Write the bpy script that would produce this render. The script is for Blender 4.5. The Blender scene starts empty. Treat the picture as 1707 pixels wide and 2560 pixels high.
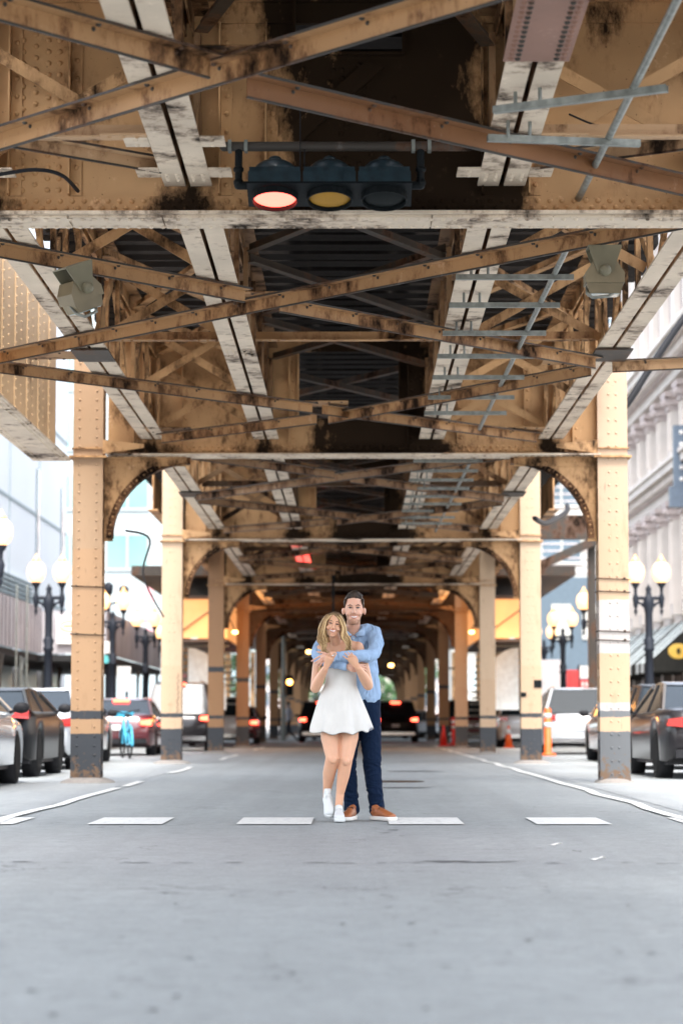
import bpy, bmesh, math, random
from mathutils import Vector, Matrix, noise, Quaternion
R = math.radians
random.seed(7)
SC = bpy.context.scene
COL = SC.collection

# ------------------------------------------------------------------ camera, world, sun, exposure
cam_d = bpy.data.cameras.new('camera'); cam = bpy.data.objects.new('camera', cam_d); COL.objects.link(cam)
cam.location = (0, 0, 0.80)
cam.rotation_euler = (R(90 + 4.981), 0, R(0.2786))
cam_d.lens = 85; cam_d.sensor_fit = 'VERTICAL'; cam_d.sensor_height = 36; cam_d.sensor_width = 24
cam_d.clip_start = 0.1; cam_d.clip_end = 3000
cam_d.dof.use_dof = True; cam_d.dof.focus_distance = 19.75; cam_d.dof.aperture_fstop = 2.2
SC.camera = cam
SUN_EL, SUN_AZ = 62, 178          # direction the light comes from, degrees from +Y clockwise
W = bpy.data.worlds.new('World'); SC.world = W; W.use_nodes = True
wn = W.node_tree.nodes; wl = W.node_tree.links
bg = wn['Background']
sky = wn.new('ShaderNodeTexSky'); sky.sky_type = 'NISHITA'; sky.sun_disc = False
sky.sun_elevation = R(SUN_EL); sky.sun_rotation = R(SUN_AZ)
sky.air_density = 1.0; sky.dust_density = 3.5; sky.ozone_density = 1.0
hs = wn.new('ShaderNodeHueSaturation'); hs.inputs['Saturation'].default_value = 0.45
wl.new(sky.outputs[0], hs.inputs['Color']); wl.new(hs.outputs[0], bg.inputs[0]); bg.inputs[1].default_value = 0.15
sd = bpy.data.lights.new('sun', 'SUN'); sd.energy = 0.65; sd.angle = R(10); sd.color = (1.0, 0.97, 0.93)
so = bpy.data.objects.new('sun', sd); COL.objects.link(so)
_d = Vector((math.sin(R(SUN_AZ)) * math.cos(R(SUN_EL)), math.cos(R(SUN_AZ)) * math.cos(R(SUN_EL)), math.sin(R(SUN_EL))))
so.rotation_euler = _d.to_track_quat('Z', 'Y').to_euler(); so.location = (0, 0, 60)
SC.view_settings.view_transform = 'Standard'; SC.view_settings.look = 'None'
SC.view_settings.exposure = 2.55; SC.view_settings.gamma = 1
SC.cycles.max_bounces = 8; SC.cycles.diffuse_bounces = 5; SC.cycles.glossy_bounces = 3
SC.cycles.use_denoising = True; SC.cycles.sample_clamp_indirect = 6

# ------------------------------------------------------------------ materials
MATS = {}
def nodes(name):
    m = bpy.data.materials.new(name); m.use_nodes = True; MATS[name] = m
    nt = m.node_tree; return m, nt, nt.nodes['Principled BSDF']
def plain(name, col, rough=0.6, metal=0.0, emit=None, es=0.0, coat=0.0, var=0.12, scale=6.0, bump=0.0, trans=0.0):
    m, nt, b = nodes(name)
    b.inputs['Roughness'].default_value = rough; b.inputs['Metallic'].default_value = metal
    b.inputs['Coat Weight'].default_value = coat
    if max(col) < 0.05 and not coat and not metal: b.inputs['Specular IOR Level'].default_value = 0.12
    if trans: b.inputs['Transmission Weight'].default_value = trans
    tc = nt.nodes.new('ShaderNodeTexCoord'); nz = nt.nodes.new('ShaderNodeTexNoise')
    nz.inputs['Scale'].default_value = scale; nz.inputs['Detail'].default_value = 6
    nt.links.new(tc.outputs['Object'], nz.inputs['Vector'])
    rp = nt.nodes.new('ShaderNodeValToRGB')
    rp.color_ramp.elements[0].position = 0.3; rp.color_ramp.elements[1].position = 0.7
    rp.color_ramp.elements[0].color = tuple(c * (1 - var) for c in col) + (1,)
    rp.color_ramp.elements[1].color = tuple(min(1, c * (1 + var)) for c in col) + (1,)
    nt.links.new(nz.outputs['Fac'], rp.inputs['Fac']); nt.links.new(rp.outputs['Color'], b.inputs['Base Color'])
    if bump:
        bp = nt.nodes.new('ShaderNodeBump'); bp.inputs['Strength'].default_value = bump; bp.inputs['Distance'].default_value = 0.01
        nt.links.new(nz.outputs['Fac'], bp.inputs['Height']); nt.links.new(bp.outputs['Normal'], b.inputs['Normal'])
    if emit:
        b.inputs['Emission Color'].default_value = tuple(emit) + (1,); b.inputs['Emission Strength'].default_value = es
    return m

def math_n(nt, op, a, b=None, clamp=False):
    n = nt.nodes.new('ShaderNodeMath'); n.operation = op; n.use_clamp = clamp
    for i, v in enumerate((a, b)):
        if v is None: continue
        if isinstance(v, (int, float)): n.inputs[i].default_value = v
        else: nt.links.new(v, n.inputs[i])
    return n.outputs[0]
def noise_n(nt, vec, scale, detail=8, rough=0.6, stretch=(1, 1, 1), loc=(0, 0, 0)):
    mp = nt.nodes.new('ShaderNodeMapping'); mp.inputs['Scale'].default_value = stretch; mp.inputs['Location'].default_value = loc
    nt.links.new(vec, mp.inputs['Vector'])
    nz = nt.nodes.new('ShaderNodeTexNoise'); nz.inputs['Scale'].default_value = scale
    nz.inputs['Detail'].default_value = detail; nz.inputs['Roughness'].default_value = rough
    nt.links.new(mp.outputs[0], nz.inputs['Vector']); return nz.outputs['Fac']
def ramp_n(nt, fac, stops, interp='LINEAR'):
    rp = nt.nodes.new('ShaderNodeValToRGB'); cr = rp.color_ramp; cr.interpolation = interp
    while len(cr.elements) < len(stops): cr.elements.new(0.5)
    for e, (p, c) in zip(cr.elements, stops):
        e.position = p; e.color = (c, c, c, 1) if isinstance(c, (int, float)) else tuple(c) + (1,)
    nt.links.new(fac, rp.inputs['Fac']); return rp.outputs['Color']
def mix_n(nt, fac, a, b):
    n = nt.nodes.new('ShaderNodeMix'); n.data_type = 'RGBA'
    for s, v in (('Factor', fac), ('A', a), ('B', b)):
        i = [x for x in n.inputs if x.name == s and (x.type == ('VALUE' if s == 'Factor' else 'RGBA'))][0]
        if isinstance(v, (int, float)): i.default_value = v
        elif isinstance(v, tuple): i.default_value = v + (1,)
        else: nt.links.new(v, i)
    return [o for o in n.outputs if o.type == 'RGBA'][0]

def steel(name, base, stain=0.55, rust=0.5, soot=0.0, rough=0.55, stain_scale=1.6, pits=True):
    """old painted riveted steel: paint tone drift, black grime blotches, rust fringe, optional soot band under the tracks"""
    m, nt, b = nodes(name); L = nt.links
    tc = nt.nodes.new('ShaderNodeTexCoord'); v = tc.outputs['Object']
    drift = noise_n(nt, v, 0.9, 4)
    c = ramp_n(nt, drift, [(0.3, tuple(x * 0.82 for x in base)), (0.7, tuple(min(1, x * 1.12) for x in base))])
    n1 = noise_n(nt, v, stain_scale, 10, 0.68, (1, 1, 0.55))
    n2 = noise_n(nt, v, 9, 8, 0.7, (1, 1, 0.5), (3, 7, 1))
    s = math_n(nt, 'ADD', n1, math_n(nt, 'MULTIPLY', math_n(nt, 'SUBTRACT', n2, 0.5), 0.42))
    if soot:
        sx = nt.nodes.new('ShaderNodeSeparateXYZ'); L.new(v, sx.inputs[0])
        d = math_n(nt, 'ABSOLUTE', math_n(nt, 'SUBTRACT', sx.outputs[0], 0.25))
        g = ramp_n(nt, d, [(0.0, 1.0), (0.5, 0.8), (1.0, 0.0)])
        s = math_n(nt, 'ADD', s, math_n(nt, 'MULTIPLY', g, soot))
        for gx in (-2.68, -1.17, 1.05, 2.65):                 # drip stains at each girder seat
            dx = math_n(nt, 'ABSOLUTE', math_n(nt, 'SUBTRACT', sx.outputs[0], gx)); dz = math_n(nt, 'ABSOLUTE', math_n(nt, 'SUBTRACT', sx.outputs[2], 4.48))
            s = math_n(nt, 'ADD', s, ramp_n(nt, math_n(nt, 'ADD', dx, math_n(nt, 'MULTIPLY', dz, 1.4)), [(0.0, 0.26), (0.5, 0.0)]))
    t = 1.0 - stain * 0.72
    fr = ramp_n(nt, s, [(max(0, t - 0.10), 0.0), (t, 0.75)])
    bk = ramp_n(nt, s, [(max(0, t - 0.04), 0.0), (min(1, t + 0.09), 0.95)])
    c = mix_n(nt, math_n(nt, 'MULTIPLY', fr, rust), c, (0.16, 0.062, 0.022))
    c = mix_n(nt, bk, c, (0.009, 0.007, 0.006))
    pl = noise_n(nt, v, 5.5, 9, 0.75, (1, 1, 0.7), (11, 2, 5)); c = mix_n(nt, math_n(nt, 'MULTIPLY', ramp_n(nt, pl, [(0.60, 0.0), (0.66, 0.45)]), math_n(nt, 'SUBTRACT', 1.0, bk)), c, tuple(min(1, x * 1.25 + 0.10) for x in base))
    if pits:
        n3 = noise_n(nt, v, 45, 3, 0.5)
        c = mix_n(nt, ramp_n(nt, n3, [(0.70, 0.0), (0.74, 0.7)]), c, (0.05, 0.025, 0.012))
    L.new(c, b.inputs['Base Color']); b.inputs['Roughness'].default_value = rough
    L.new(math_n(nt, 'MULTIPLY', math_n(nt, 'SUBTRACT', 1.0, bk), 0.22), b.inputs['Specular IOR Level'])
    bp = nt.nodes.new('ShaderNodeBump'); bp.inputs['Strength'].default_value = 0.25; bp.inputs['Distance'].default_value = 0.006
    L.new(n2, bp.inputs['Height']); L.new(bp.outputs[0], b.inputs['Normal'])
    return m

TAN = (0.51, 0.30, 0.142); CREAM = (0.64, 0.53, 0.41)
steel('girder_paint', TAN, 0.635, 0.6, 0.0)
steel('girder_paint_sooty', TAN, 0.55, 0.5, 0.38)
steel('flange_paint', CREAM, 0.59, 0.5)
steel('chord_paint', CREAM, 0.56, 0.5, stain_scale=2.2)
steel('girder_light', (0.52, 0.36, 0.21), 0.44, 0.4)
steel('brace_paint', (0.385, 0.215, 0.098), 0.61, 0.9)
steel('brace_rusty', (0.20, 0.092, 0.04), 0.52, 1.0)
steel('brace_light', (0.46, 0.29, 0.16), 0.56, 0.7)
steel('splice_plate_paint', (0.24, 0.13, 0.095), 0.45, 0.4)
steel('frame_shade_paint', (0.045, 0.032, 0.022), 0.58, 0.7)  # near-black copy of the steel paint, shade under the deck put into its colour
steel('girder_grimy_shaded', (0.24, 0.14, 0.07), 0.66, 0.7)  # heavy grime, and a base colour darkened for the shade inside the structure
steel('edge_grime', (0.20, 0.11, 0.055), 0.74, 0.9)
steel('girder_far_shaded', (0.085, 0.05, 0.027), 0.6, 0.6)  # dark copy of the girder paint, dimness of inner and far bays painted in
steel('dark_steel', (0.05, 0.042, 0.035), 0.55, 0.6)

def column_paint(name, bands):
    """painted bands by height over the road, scuffs and rust at the foot"""
    m, nt, b = nodes(name); L = nt.links
    tc = nt.nodes.new('ShaderNodeTexCoord'); v = tc.outputs['Object']
    sx = nt.nodes.new('ShaderNodeSeparateXYZ'); L.new(v, sx.inputs[0])
    jit = math_n(nt, 'MULTIPLY', math_n(nt, 'SUBTRACT', noise_n(nt, v, 11, 6, 0.8), 0.5), 0.07)
    z = math_n(nt, 'DIVIDE', math_n(nt, 'ADD', sx.outputs[2], jit), 7.0)
    c = ramp_n(nt, z, [(p / 7.0, col) for p, col in bands], 'CONSTANT')
    wear = noise_n(nt, v, 11, 8, 0.7)
    low = ramp_n(nt, z, [(0.0, 0.26), (0.02, 0.20), (0.05, 0.09), (0.10, 0.03), (0.15, 0.0)])
    sc_ = ramp_n(nt, math_n(nt, 'ADD', wear, low), [(0.66, 0.0), (0.74, 1.0)])
    c = mix_n(nt, sc_, c, (0.13, 0.075, 0.04))
    n2 = noise_n(nt, v, 3.2, 8, 0.7, (1.6, 1.6, 0.35), (5, 2, 0))
    c = mix_n(nt, ramp_n(nt, n2, [(0.56, 0.0), (0.74, 0.6)]), c, (0.26, 0.14, 0.065))
    n4 = noise_n(nt, v, 9, 8, 0.75, (1.5, 1.5, 0.25), (1, 8, 2)); c = mix_n(nt, ramp_n(nt, n4, [(0.62, 0.0), (0.70, 0.75)]), c, (0.05, 0.03, 0.02))
    n3 = noise_n(nt, v, 38, 3, 0.5)
    c = mix_n(nt, ramp_n(nt, n3, [(0.70, 0.0), (0.74, 0.7)]), c, (0.06, 0.03, 0.015))
    L.new(c, b.inputs['Base Color']); b.inputs['Roughness'].default_value = 0.5
    bp = nt.nodes.new('ShaderNodeBump'); bp.inputs['Strength'].default_value = 0.2; bp.inputs['Distance'].default_value = 0.005
    L.new(wear, bp.inputs['Height']); L.new(bp.outputs[0], b.inputs['Normal'])
BLK = (0.028, 0.032, 0.038); PCH = (0.38, 0.225, 0.115); PCH2 = (0.45, 0.31, 0.195); GRY = (0.42, 0.38, 0.355)
column_paint('column_left_paint', [(0, BLK), (0.63, PCH), (0.83, BLK), (0.945, PCH), (2.0, (0.37, 0.22, 0.115)), (3.1, (0.35, 0.225, 0.13))])
column_paint('column_right_paint', [(0, (0.10, 0.105, 0.11)), (0.68, PCH2), (0.86, (0.12, 0.125, 0.13)), (0.955, GRY), (1.04, PCH2), (1.72, GRY), (2.42, PCH2), (3.5, (0.44, 0.31, 0.205))])
column_paint('column_dim_lamplit_paint', [(0, BLK), (0.68, (0.32, 0.165, 0.07)), (0.90, BLK), (0.96, (0.32, 0.165, 0.07)), (2.1, BLK), (2.22, (0.30, 0.16, 0.072))])  # dim far end and orange lamp glow tinted into this column paint
column_paint('column_far_paint', [(0, BLK), (0.68, PCH2), (0.90, BLK), (0.96, PCH2), (1.9, (0.46, 0.33, 0.215))])

def asphalt(name, base, cracks=True):
    m, nt, b = nodes(name); L = nt.links
    tc = nt.nodes.new('ShaderNodeTexCoord'); v = tc.outputs['Object']
    big = noise_n(nt, v, 0.35, 5, 0.6, (1, 0.5, 1)); mid = noise_n(nt, v, 3.0, 8, 0.7); fine = noise_n(nt, v, 90, 4, 0.8)
    c = ramp_n(nt, big, [(0.3, tuple(x * 0.86 for x in base)), (0.7, tuple(x * 1.12 for x in base))])
    c = mix_n(nt, ramp_n(nt, mid, [(0.35, 0.30), (0.65, 0.0)]), c, tuple(x * 0.62 for x in base))
    c = mix_n(nt, ramp_n(nt, fine, [(0.28, 0.55), (0.48, 0.0)]), c, tuple(x * 0.4 for x in base))
    c = mix_n(nt, ramp_n(nt, fine, [(0.56, 0.0), (0.74, 0.5)]), c, tuple(min(1, x * 1.9) for x in base))
    c = mix_n(nt, ramp_n(nt, noise_n(nt, v, 1.0, 4, 0.6, (2.2, 0.05, 1), (3, 3, 3)), [(0.45, 0.0), (0.65, 0.28)]), c, tuple(x * 0.55 for x in base)); c = mix_n(nt, ramp_n(nt, noise_n(nt, v, 2.3, 6, 0.7, (1, 1, 1), (7, 1, 3)), [(0.60, 0.0), (0.66, 0.22)]), c, tuple(x * 0.5 for x in base))
    grit = noise_n(nt, v, 34, 5, 0.75); c = mix_n(nt, ramp_n(nt, grit, [(0.56, 0.0), (0.68, 0.65)]), c, tuple(x * 0.45 for x in base)); c = mix_n(nt, ramp_n(nt, noise_n(nt, v, 52, 5, 0.8, (1, 1, 1), (4, 4, 4)), [(0.55, 0.0), (0.66, 0.55)]), c, tuple(x * 1.7 for x in base))
    blob = noise_n(nt, v, 9, 7, 0.85, (1, 1, 1), (2, 9, 4)); c = mix_n(nt, ramp_n(nt, blob, [(0.53, 0.0), (0.68, 0.75)]), c, tuple(x * 0.5 for x in base)); c = mix_n(nt, ramp_n(nt, blob, [(0.30, 0.7), (0.46, 0.0)]), c, tuple(x * 1.35 for x in base))
    if cracks:
        vo = nt.nodes.new('ShaderNodeTexVoronoi'); vo.feature = 'DISTANCE_TO_EDGE'; vo.inputs['Scale'].default_value = 0.75
        wp = nt.nodes.new('ShaderNodeVectorMath'); wp.operation = 'ADD'
        nzc = nt.nodes.new('ShaderNodeTexNoise'); nzc.inputs['Scale'].default_value = 2.5; nzc.inputs['Detail'].default_value = 6
        L.new(v, nzc.inputs['Vector']); L.new(v, wp.inputs[0]); L.new(nzc.outputs['Color'], wp.inputs[1]); L.new(wp.outputs[0], vo.inputs['Vector'])
        e = ramp_n(nt, vo.outputs['Distance'], [(0.0, 1.0), (0.012, 0.0)])
        msk = ramp_n(nt, noise_n(nt, v, 0.8, 4, 0.6, (1, 1, 1), (9, 4, 0)), [(0.54, 0.0), (0.62, 0.8)])
        c = mix_n(nt, math_n(nt, 'MULTIPLY', e, msk), c, (0.03, 0.03, 0.032))
    L.new(c, b.inputs['Base Color']); b.inputs['Roughness'].default_value = 0.7; b.inputs['Specular IOR Level'].default_value = 0.25
    bp = nt.nodes.new('ShaderNodeBump'); bp.inputs['Strength'].default_value = 0.5; bp.inputs['Distance'].default_value = 0.008
    L.new(fine, bp.inputs['Height']); L.new(bp.outputs[0], b.inputs['Normal'])
asphalt('road_asphalt', (0.272, 0.290, 0.288))
asphalt('lane_asphalt', (0.28, 0.296, 0.296), False)
asphalt('sidewalk_concrete', (0.32, 0.31, 0.30), False)

plain('patch_tar', (0.07, 0.075, 0.08), 0.8)
def worn_paint(name, col):
    m, nt, b = nodes(name); L = nt.links
    tc = nt.nodes.new('ShaderNodeTexCoord'); v = tc.outputs['Object']
    n = noise_n(nt, v, 14, 8, 0.75); f = noise_n(nt, v, 110, 3, 0.6)
    c = mix_n(nt, ramp_n(nt, math_n(nt, 'ADD', n, math_n(nt, 'MULTIPLY', f, 0.25)), [(0.66, 0.0), (0.78, 0.8)]), tuple(col), (0.2, 0.21, 0.22))
    L.new(c, b.inputs['Base Color']); b.inputs['Roughness'].default_value = 0.7
worn_paint('road_paint', (0.62, 0.62, 0.59))

plain('concrete', (0.22, 0.20, 0.18), 0.9, bump=0.5, scale=20)
plain('tie_wood', (0.012, 0.010, 0.009), 0.85, var=0.4, scale=9)
plain('deck_sheet', (0.035, 0.06, 0.072), 0.5, 0.0, var=0.5, scale=2.5)
plain('rail_steel', (0.12, 0.08, 0.06), 0.5, 0.6)
plain('galvanised', (0.20, 0.21, 0.19), 0.45, 0.4, var=0.3, scale=14)
plain('black_cable', (0.015, 0.015, 0.017), 0.5)
plain('lamp_iron', (0.018, 0.021, 0.028), 0.45)
plain('signal_housing', (0.012, 0.026, 0.034), 0.42, coat=0.3, var=0.35, scale=18)
plain('signal_face', (0.007, 0.009, 0.010), 0.5)
plain('red_lens', (0.6, 0.02, 0.01), 0.3, emit=(1.0, 0.082, 0.058), es=1.35)
plain('amber_lens', (0.30, 0.15, 0.002), 0.5)
plain('green_lens', (0.004, 0.006, 0.006), 0.5)
plain('globe_glass', (0.42, 0.34, 0.24), 0.4, emit=(1.0, 0.52, 0.21), es=0.5, var=0.02)
plain('globe_cap', (0.5, 0.3, 0.12), 0.4, emit=(1.0, 0.45, 0.12), es=0.35)
plain('lamp_glow', (0.9, 0.7, 0.4), 0.4, emit=(1.0, 0.50, 0.13), es=2.6, var=0.02)
plain('tail_lit', (0.7, 0.02, 0.01), 0.3, emit=(1.0, 0.06, 0.03), es=3, var=0.02)
plain('tail_off', (0.35, 0.015, 0.012), 0.2, coat=0.8)
plain('amber_lit', (0.8, 0.3, 0.02), 0.3, emit=(1.0, 0.35, 0.05), es=7)
plain('white_lit', (0.8, 0.9, 0.9), 0.3, emit=(0.7, 0.95, 1.0), es=3)
plain('headlamp', (0.7, 0.75, 0.78), 0.1, coat=1.0)
plain('tyre', (0.018, 0.018, 0.018), 0.85)
plain('rim_alloy', (0.45, 0.46, 0.48), 0.3, 0.7)
plain('car_glass', (0.012, 0.018, 0.022), 0.12, var=0.02)
MATS['car_glass'].node_tree.nodes['Principled BSDF'].inputs['Specular IOR Level'].default_value = 0.22
plain('car_trim', (0.02, 0.02, 0.022), 0.5)
plain('chrome', (0.6, 0.6, 0.6), 0.15, 1.0)
plain('paint_white', (0.50, 0.52, 0.54), 0.25, coat=1.0, var=0.03)
plain('paint_silver', (0.46, 0.49, 0.52), 0.25, 0.3, coat=1.0, var=0.03)
plain('paint_black', (0.006, 0.0065, 0.008), 0.3, var=0.1)
plain('paint_graphite', (0.022, 0.02, 0.022), 0.3, 0.2, coat=0.4)
for _n in ('paint_black', 'paint_graphite'): MATS[_n].node_tree.nodes['Principled BSDF'].inputs['Specular IOR Level'].default_value = 0.2
plain('paint_maroon', (0.10, 0.015, 0.02), 0.25, coat=1.0)
plain('paint_beige', (0.42, 0.36, 0.33), 0.25, coat=1.0)
plain('plate_white', (0.7, 0.7, 0.68), 0.5)
plain('truck_white', (0.66, 0.62, 0.62), 0.5)
plain('cone_orange', (0.85, 0.13, 0.02), 0.5)
plain('cone_red', (0.80, 0.03, 0.02), 0.5)
plain('reflective_white', (0.75, 0.75, 0.75), 0.4)
plain('bike_blue', (0.05, 0.42, 0.62), 0.35, coat=0.6)
plain('leaf_green', (0.05, 0.12, 0.035), 0.6, var=0.5, scale=3)
plain('bark', (0.06, 0.045, 0.03), 0.9)
plain('facade_pale', (0.34, 0.38, 0.38), 0.7, var=0.04)
plain('facade_white', (0.66, 0.71, 0.74), 0.6, var=0.03, scale=0.3)
plain('facade_joint', (0.30, 0.37, 0.39), 0.7)
plain('terracotta_pale', (0.68, 0.62, 0.56), 0.7, var=0.08, scale=1.2)
plain('terracotta_pink', (0.55, 0.47, 0.44), 0.7, var=0.10, scale=1.2)
plain('window_glass', (0.10, 0.14, 0.17), 0.1, coat=0.6, var=0.3, scale=0.4)
plain('window_pale', (0.40, 0.50, 0.53), 0.2, coat=0.4, var=0.2, scale=0.3)
plain('teal_glass', (0.16, 0.28, 0.27), 0.2, coat=0.5, var=0.15, scale=0.3)
plain('facade_beige', (0.40, 0.39, 0.35), 0.7, var=0.06)
plain('storefront_blue', (0.075, 0.105, 0.13), 0.5)
plain('red_panel', (0.62, 0.06, 0.06), 0.5)
plain('banner_pink', (0.70, 0.30, 0.32), 0.6)
plain('shed_grey', (0.36, 0.34, 0.35), 0.7, var=0.18, scale=1.0)
plain('shed_dark', (0.03, 0.03, 0.03), 0.7)
plain('shop_interior', (0.07, 0.045, 0.03), 0.8, var=0.5, scale=1)
plain('awning_stripe_light', (0.62, 0.68, 0.65), 0.7)
plain('awning_stripe_dark', (0.025, 0.025, 0.022), 0.7)
plain('gold', (0.75, 0.48, 0.08), 0.5)
plain('sign_white', (0.78, 0.76, 0.72), 0.5)
plain('sign_orange', (0.85, 0.36, 0.18), 0.5)
plain('sign_slate', (0.13, 0.17, 0.22), 0.5)
plain('sign_teal', (0.10, 0.42, 0.42), 0.5)
plain('canopy_orange', (0.72, 0.42, 0.20), 0.6, emit=(1.0, 0.40, 0.12), es=0.14, var=0.2, scale=0.8)
plain('acrylic_pale', (0.62, 0.72, 0.76), 0.3)
plain('cloth_dark', (0.015, 0.015, 0.02), 0.8)
plain('cloth_maroon', (0.12, 0.02, 0.02), 0.8)
plain('cloth_grey', (0.2, 0.2, 0.22), 0.8)
plain('yellow_taxi', (0.8, 0.45, 0.02), 0.4)
plain('litter_paper', (0.7, 0.68, 0.64), 0.7)
plain('graffiti_ink', (0.04, 0.035, 0.03), 0.7)
def skin(name, col):
    m, nt, b = nodes(name); L = nt.links
    tc = nt.nodes.new('ShaderNodeTexCoord'); v = tc.outputs['Object']
    c = ramp_n(nt, noise_n(nt, v, 9, 4), [(0.3, tuple(x * 0.92 for x in col)), (0.7, (min(1, col[0] * 1.05), col[1] * 0.98, col[2] * 0.95))])
    L.new(c, b.inputs['Base Color']); b.inputs['Roughness'].default_value = 0.5
    b.inputs['Subsurface Weight'].default_value = 0.12; b.inputs['Subsurface Scale'].default_value = 0.02
skin('skin_man', (0.62, 0.36, 0.26)); skin('skin_woman', (0.61, 0.345, 0.22))
plain('lip', (0.46, 0.13, 0.11), 0.4, scale=50); plain('teeth', (0.72, 0.68, 0.64), 0.3, var=0.02)
plain('stubble', (0.42, 0.225, 0.145), 0.8, var=0.35, scale=160)
plain('eye_dark', (0.035, 0.025, 0.02), 0.3); plain('eye_white', (0.38, 0.33, 0.30), 0.3); plain('brow_dark', (0.06, 0.035, 0.022), 0.8)
plain('brow_blonde', (0.12, 0.07, 0.04), 0.8)
def strands(name, a, c, root=None):
    m, nt, b = nodes(name); L = nt.links
    tc = nt.nodes.new('ShaderNodeTexCoord'); v = tc.outputs['Object']
    n = noise_n(nt, v, 34, 6, 0.75, (1.3, 1.3, 0.22)); n2 = noise_n(nt, v, 140, 4, 0.7, (3, 3, 0.15))
    cc = ramp_n(nt, math_n(nt, 'ADD', math_n(nt, 'MULTIPLY', n, 0.8), math_n(nt, 'MULTIPLY', n2, 0.2)), [(0.40, a), (0.56, c)])
    if root:
        sx = nt.nodes.new('ShaderNodeSeparateXYZ'); L.new(v, sx.inputs[0])
        cc = mix_n(nt, ramp_n(nt, math_n(nt, 'SUBTRACT', sx.outputs[2], root[0]), [(0.0, 0.0), (0.09, 0.9)]), cc, root[1])
    L.new(cc, b.inputs['Base Color']); b.inputs['Roughness'].default_value = 0.5; b.inputs['Specular IOR Level'].default_value = 0.2
    bp = nt.nodes.new('ShaderNodeBump'); bp.inputs['Strength'].default_value = 0.6; bp.inputs['Distance'].default_value = 0.004
    L.new(n2, bp.inputs['Height']); L.new(bp.outputs[0], b.inputs['Normal'])
strands('hair_blonde', (0.075, 0.038, 0.016), (0.60, 0.40, 0.19), (1.60, (0.08, 0.05, 0.03)))
strands('hair_brown', (0.010, 0.007, 0.005), (0.045, 0.028, 0.018))
def cloth(name, col, scale=300, folds=0.0):
    m, nt, b = nodes(name); L = nt.links
    tc = nt.nodes.new('ShaderNodeTexCoord'); v = tc.outputs['Object']
    n = noise_n(nt, v, scale, 2, 0.5); f = noise_n(nt, v, 9, 5, 0.6, (1, 1, 0.6))
    c = ramp_n(nt, f, [(0.3, tuple(x * 0.93 for x in col)), (0.7, tuple(min(1, x * 1.05) for x in col))])
    L.new(c, b.inputs['Base Color']); b.inputs['Roughness'].default_value = 0.85
    b.inputs['Specular IOR Level'].default_value = 0.12
    bp = nt.nodes.new('ShaderNodeBump'); bp.inputs['Strength'].default_value = 0.3 + folds; bp.inputs['Distance'].default_value = 0.003 + folds * 0.02
    L.new(math_n(nt, 'ADD', math_n(nt, 'MULTIPLY', n, 0.3), f), bp.inputs['Height']); L.new(bp.outputs[0], b.inputs['Normal'])
cloth('shirt_blue', (0.275, 0.385, 0.545), folds=0.35); cloth('trouser_navy', (0.004, 0.012, 0.034), folds=0.4)
cloth('dress_white', (0.60, 0.585, 0.555))
strands('hair_highlight', (0.42, 0.27, 0.12), (0.70, 0.50, 0.27))
strands('hair_lowlight', (0.12, 0.065, 0.028), (0.30, 0.18, 0.085)); cloth('collar_blue', (0.30, 0.41, 0.57))
cloth('lining_pale', (0.62, 0.68, 0.80))
plain('shoe_tan', (0.30, 0.095, 0.03), 0.45, scale=30, var=0.25); plain('sole_white', (0.72, 0.70, 0.66), 0.6)
plain('sneaker_white', (0.56, 0.58, 0.58), 0.55, var=0.05); plain('lace_brown', (0.10, 0.04, 0.02), 0.7); plain('silver_ring', (0.8, 0.8, 0.78), 0.15, 1.0)

# ------------------------------------------------------------------ mesh helpers
DOME = []
for k in range(7): DOME.append((math.cos(2 * math.pi * k / 7), math.sin(2 * math.pi * k / 7), 0.0))
for k in range(7): DOME.append((0.72 * math.cos(2 * math.pi * k / 7), 0.72 * math.sin(2 * math.pi * k / 7), 0.62))
DOME.append((0, 0, 0.85))
DOMEF = [(k, (k + 1) % 7, 7 + (k + 1) % 7, 7 + k) for k in range(7)] + [(7 + k, 7 + (k + 1) % 7, 14) for k in range(7)]

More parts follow.
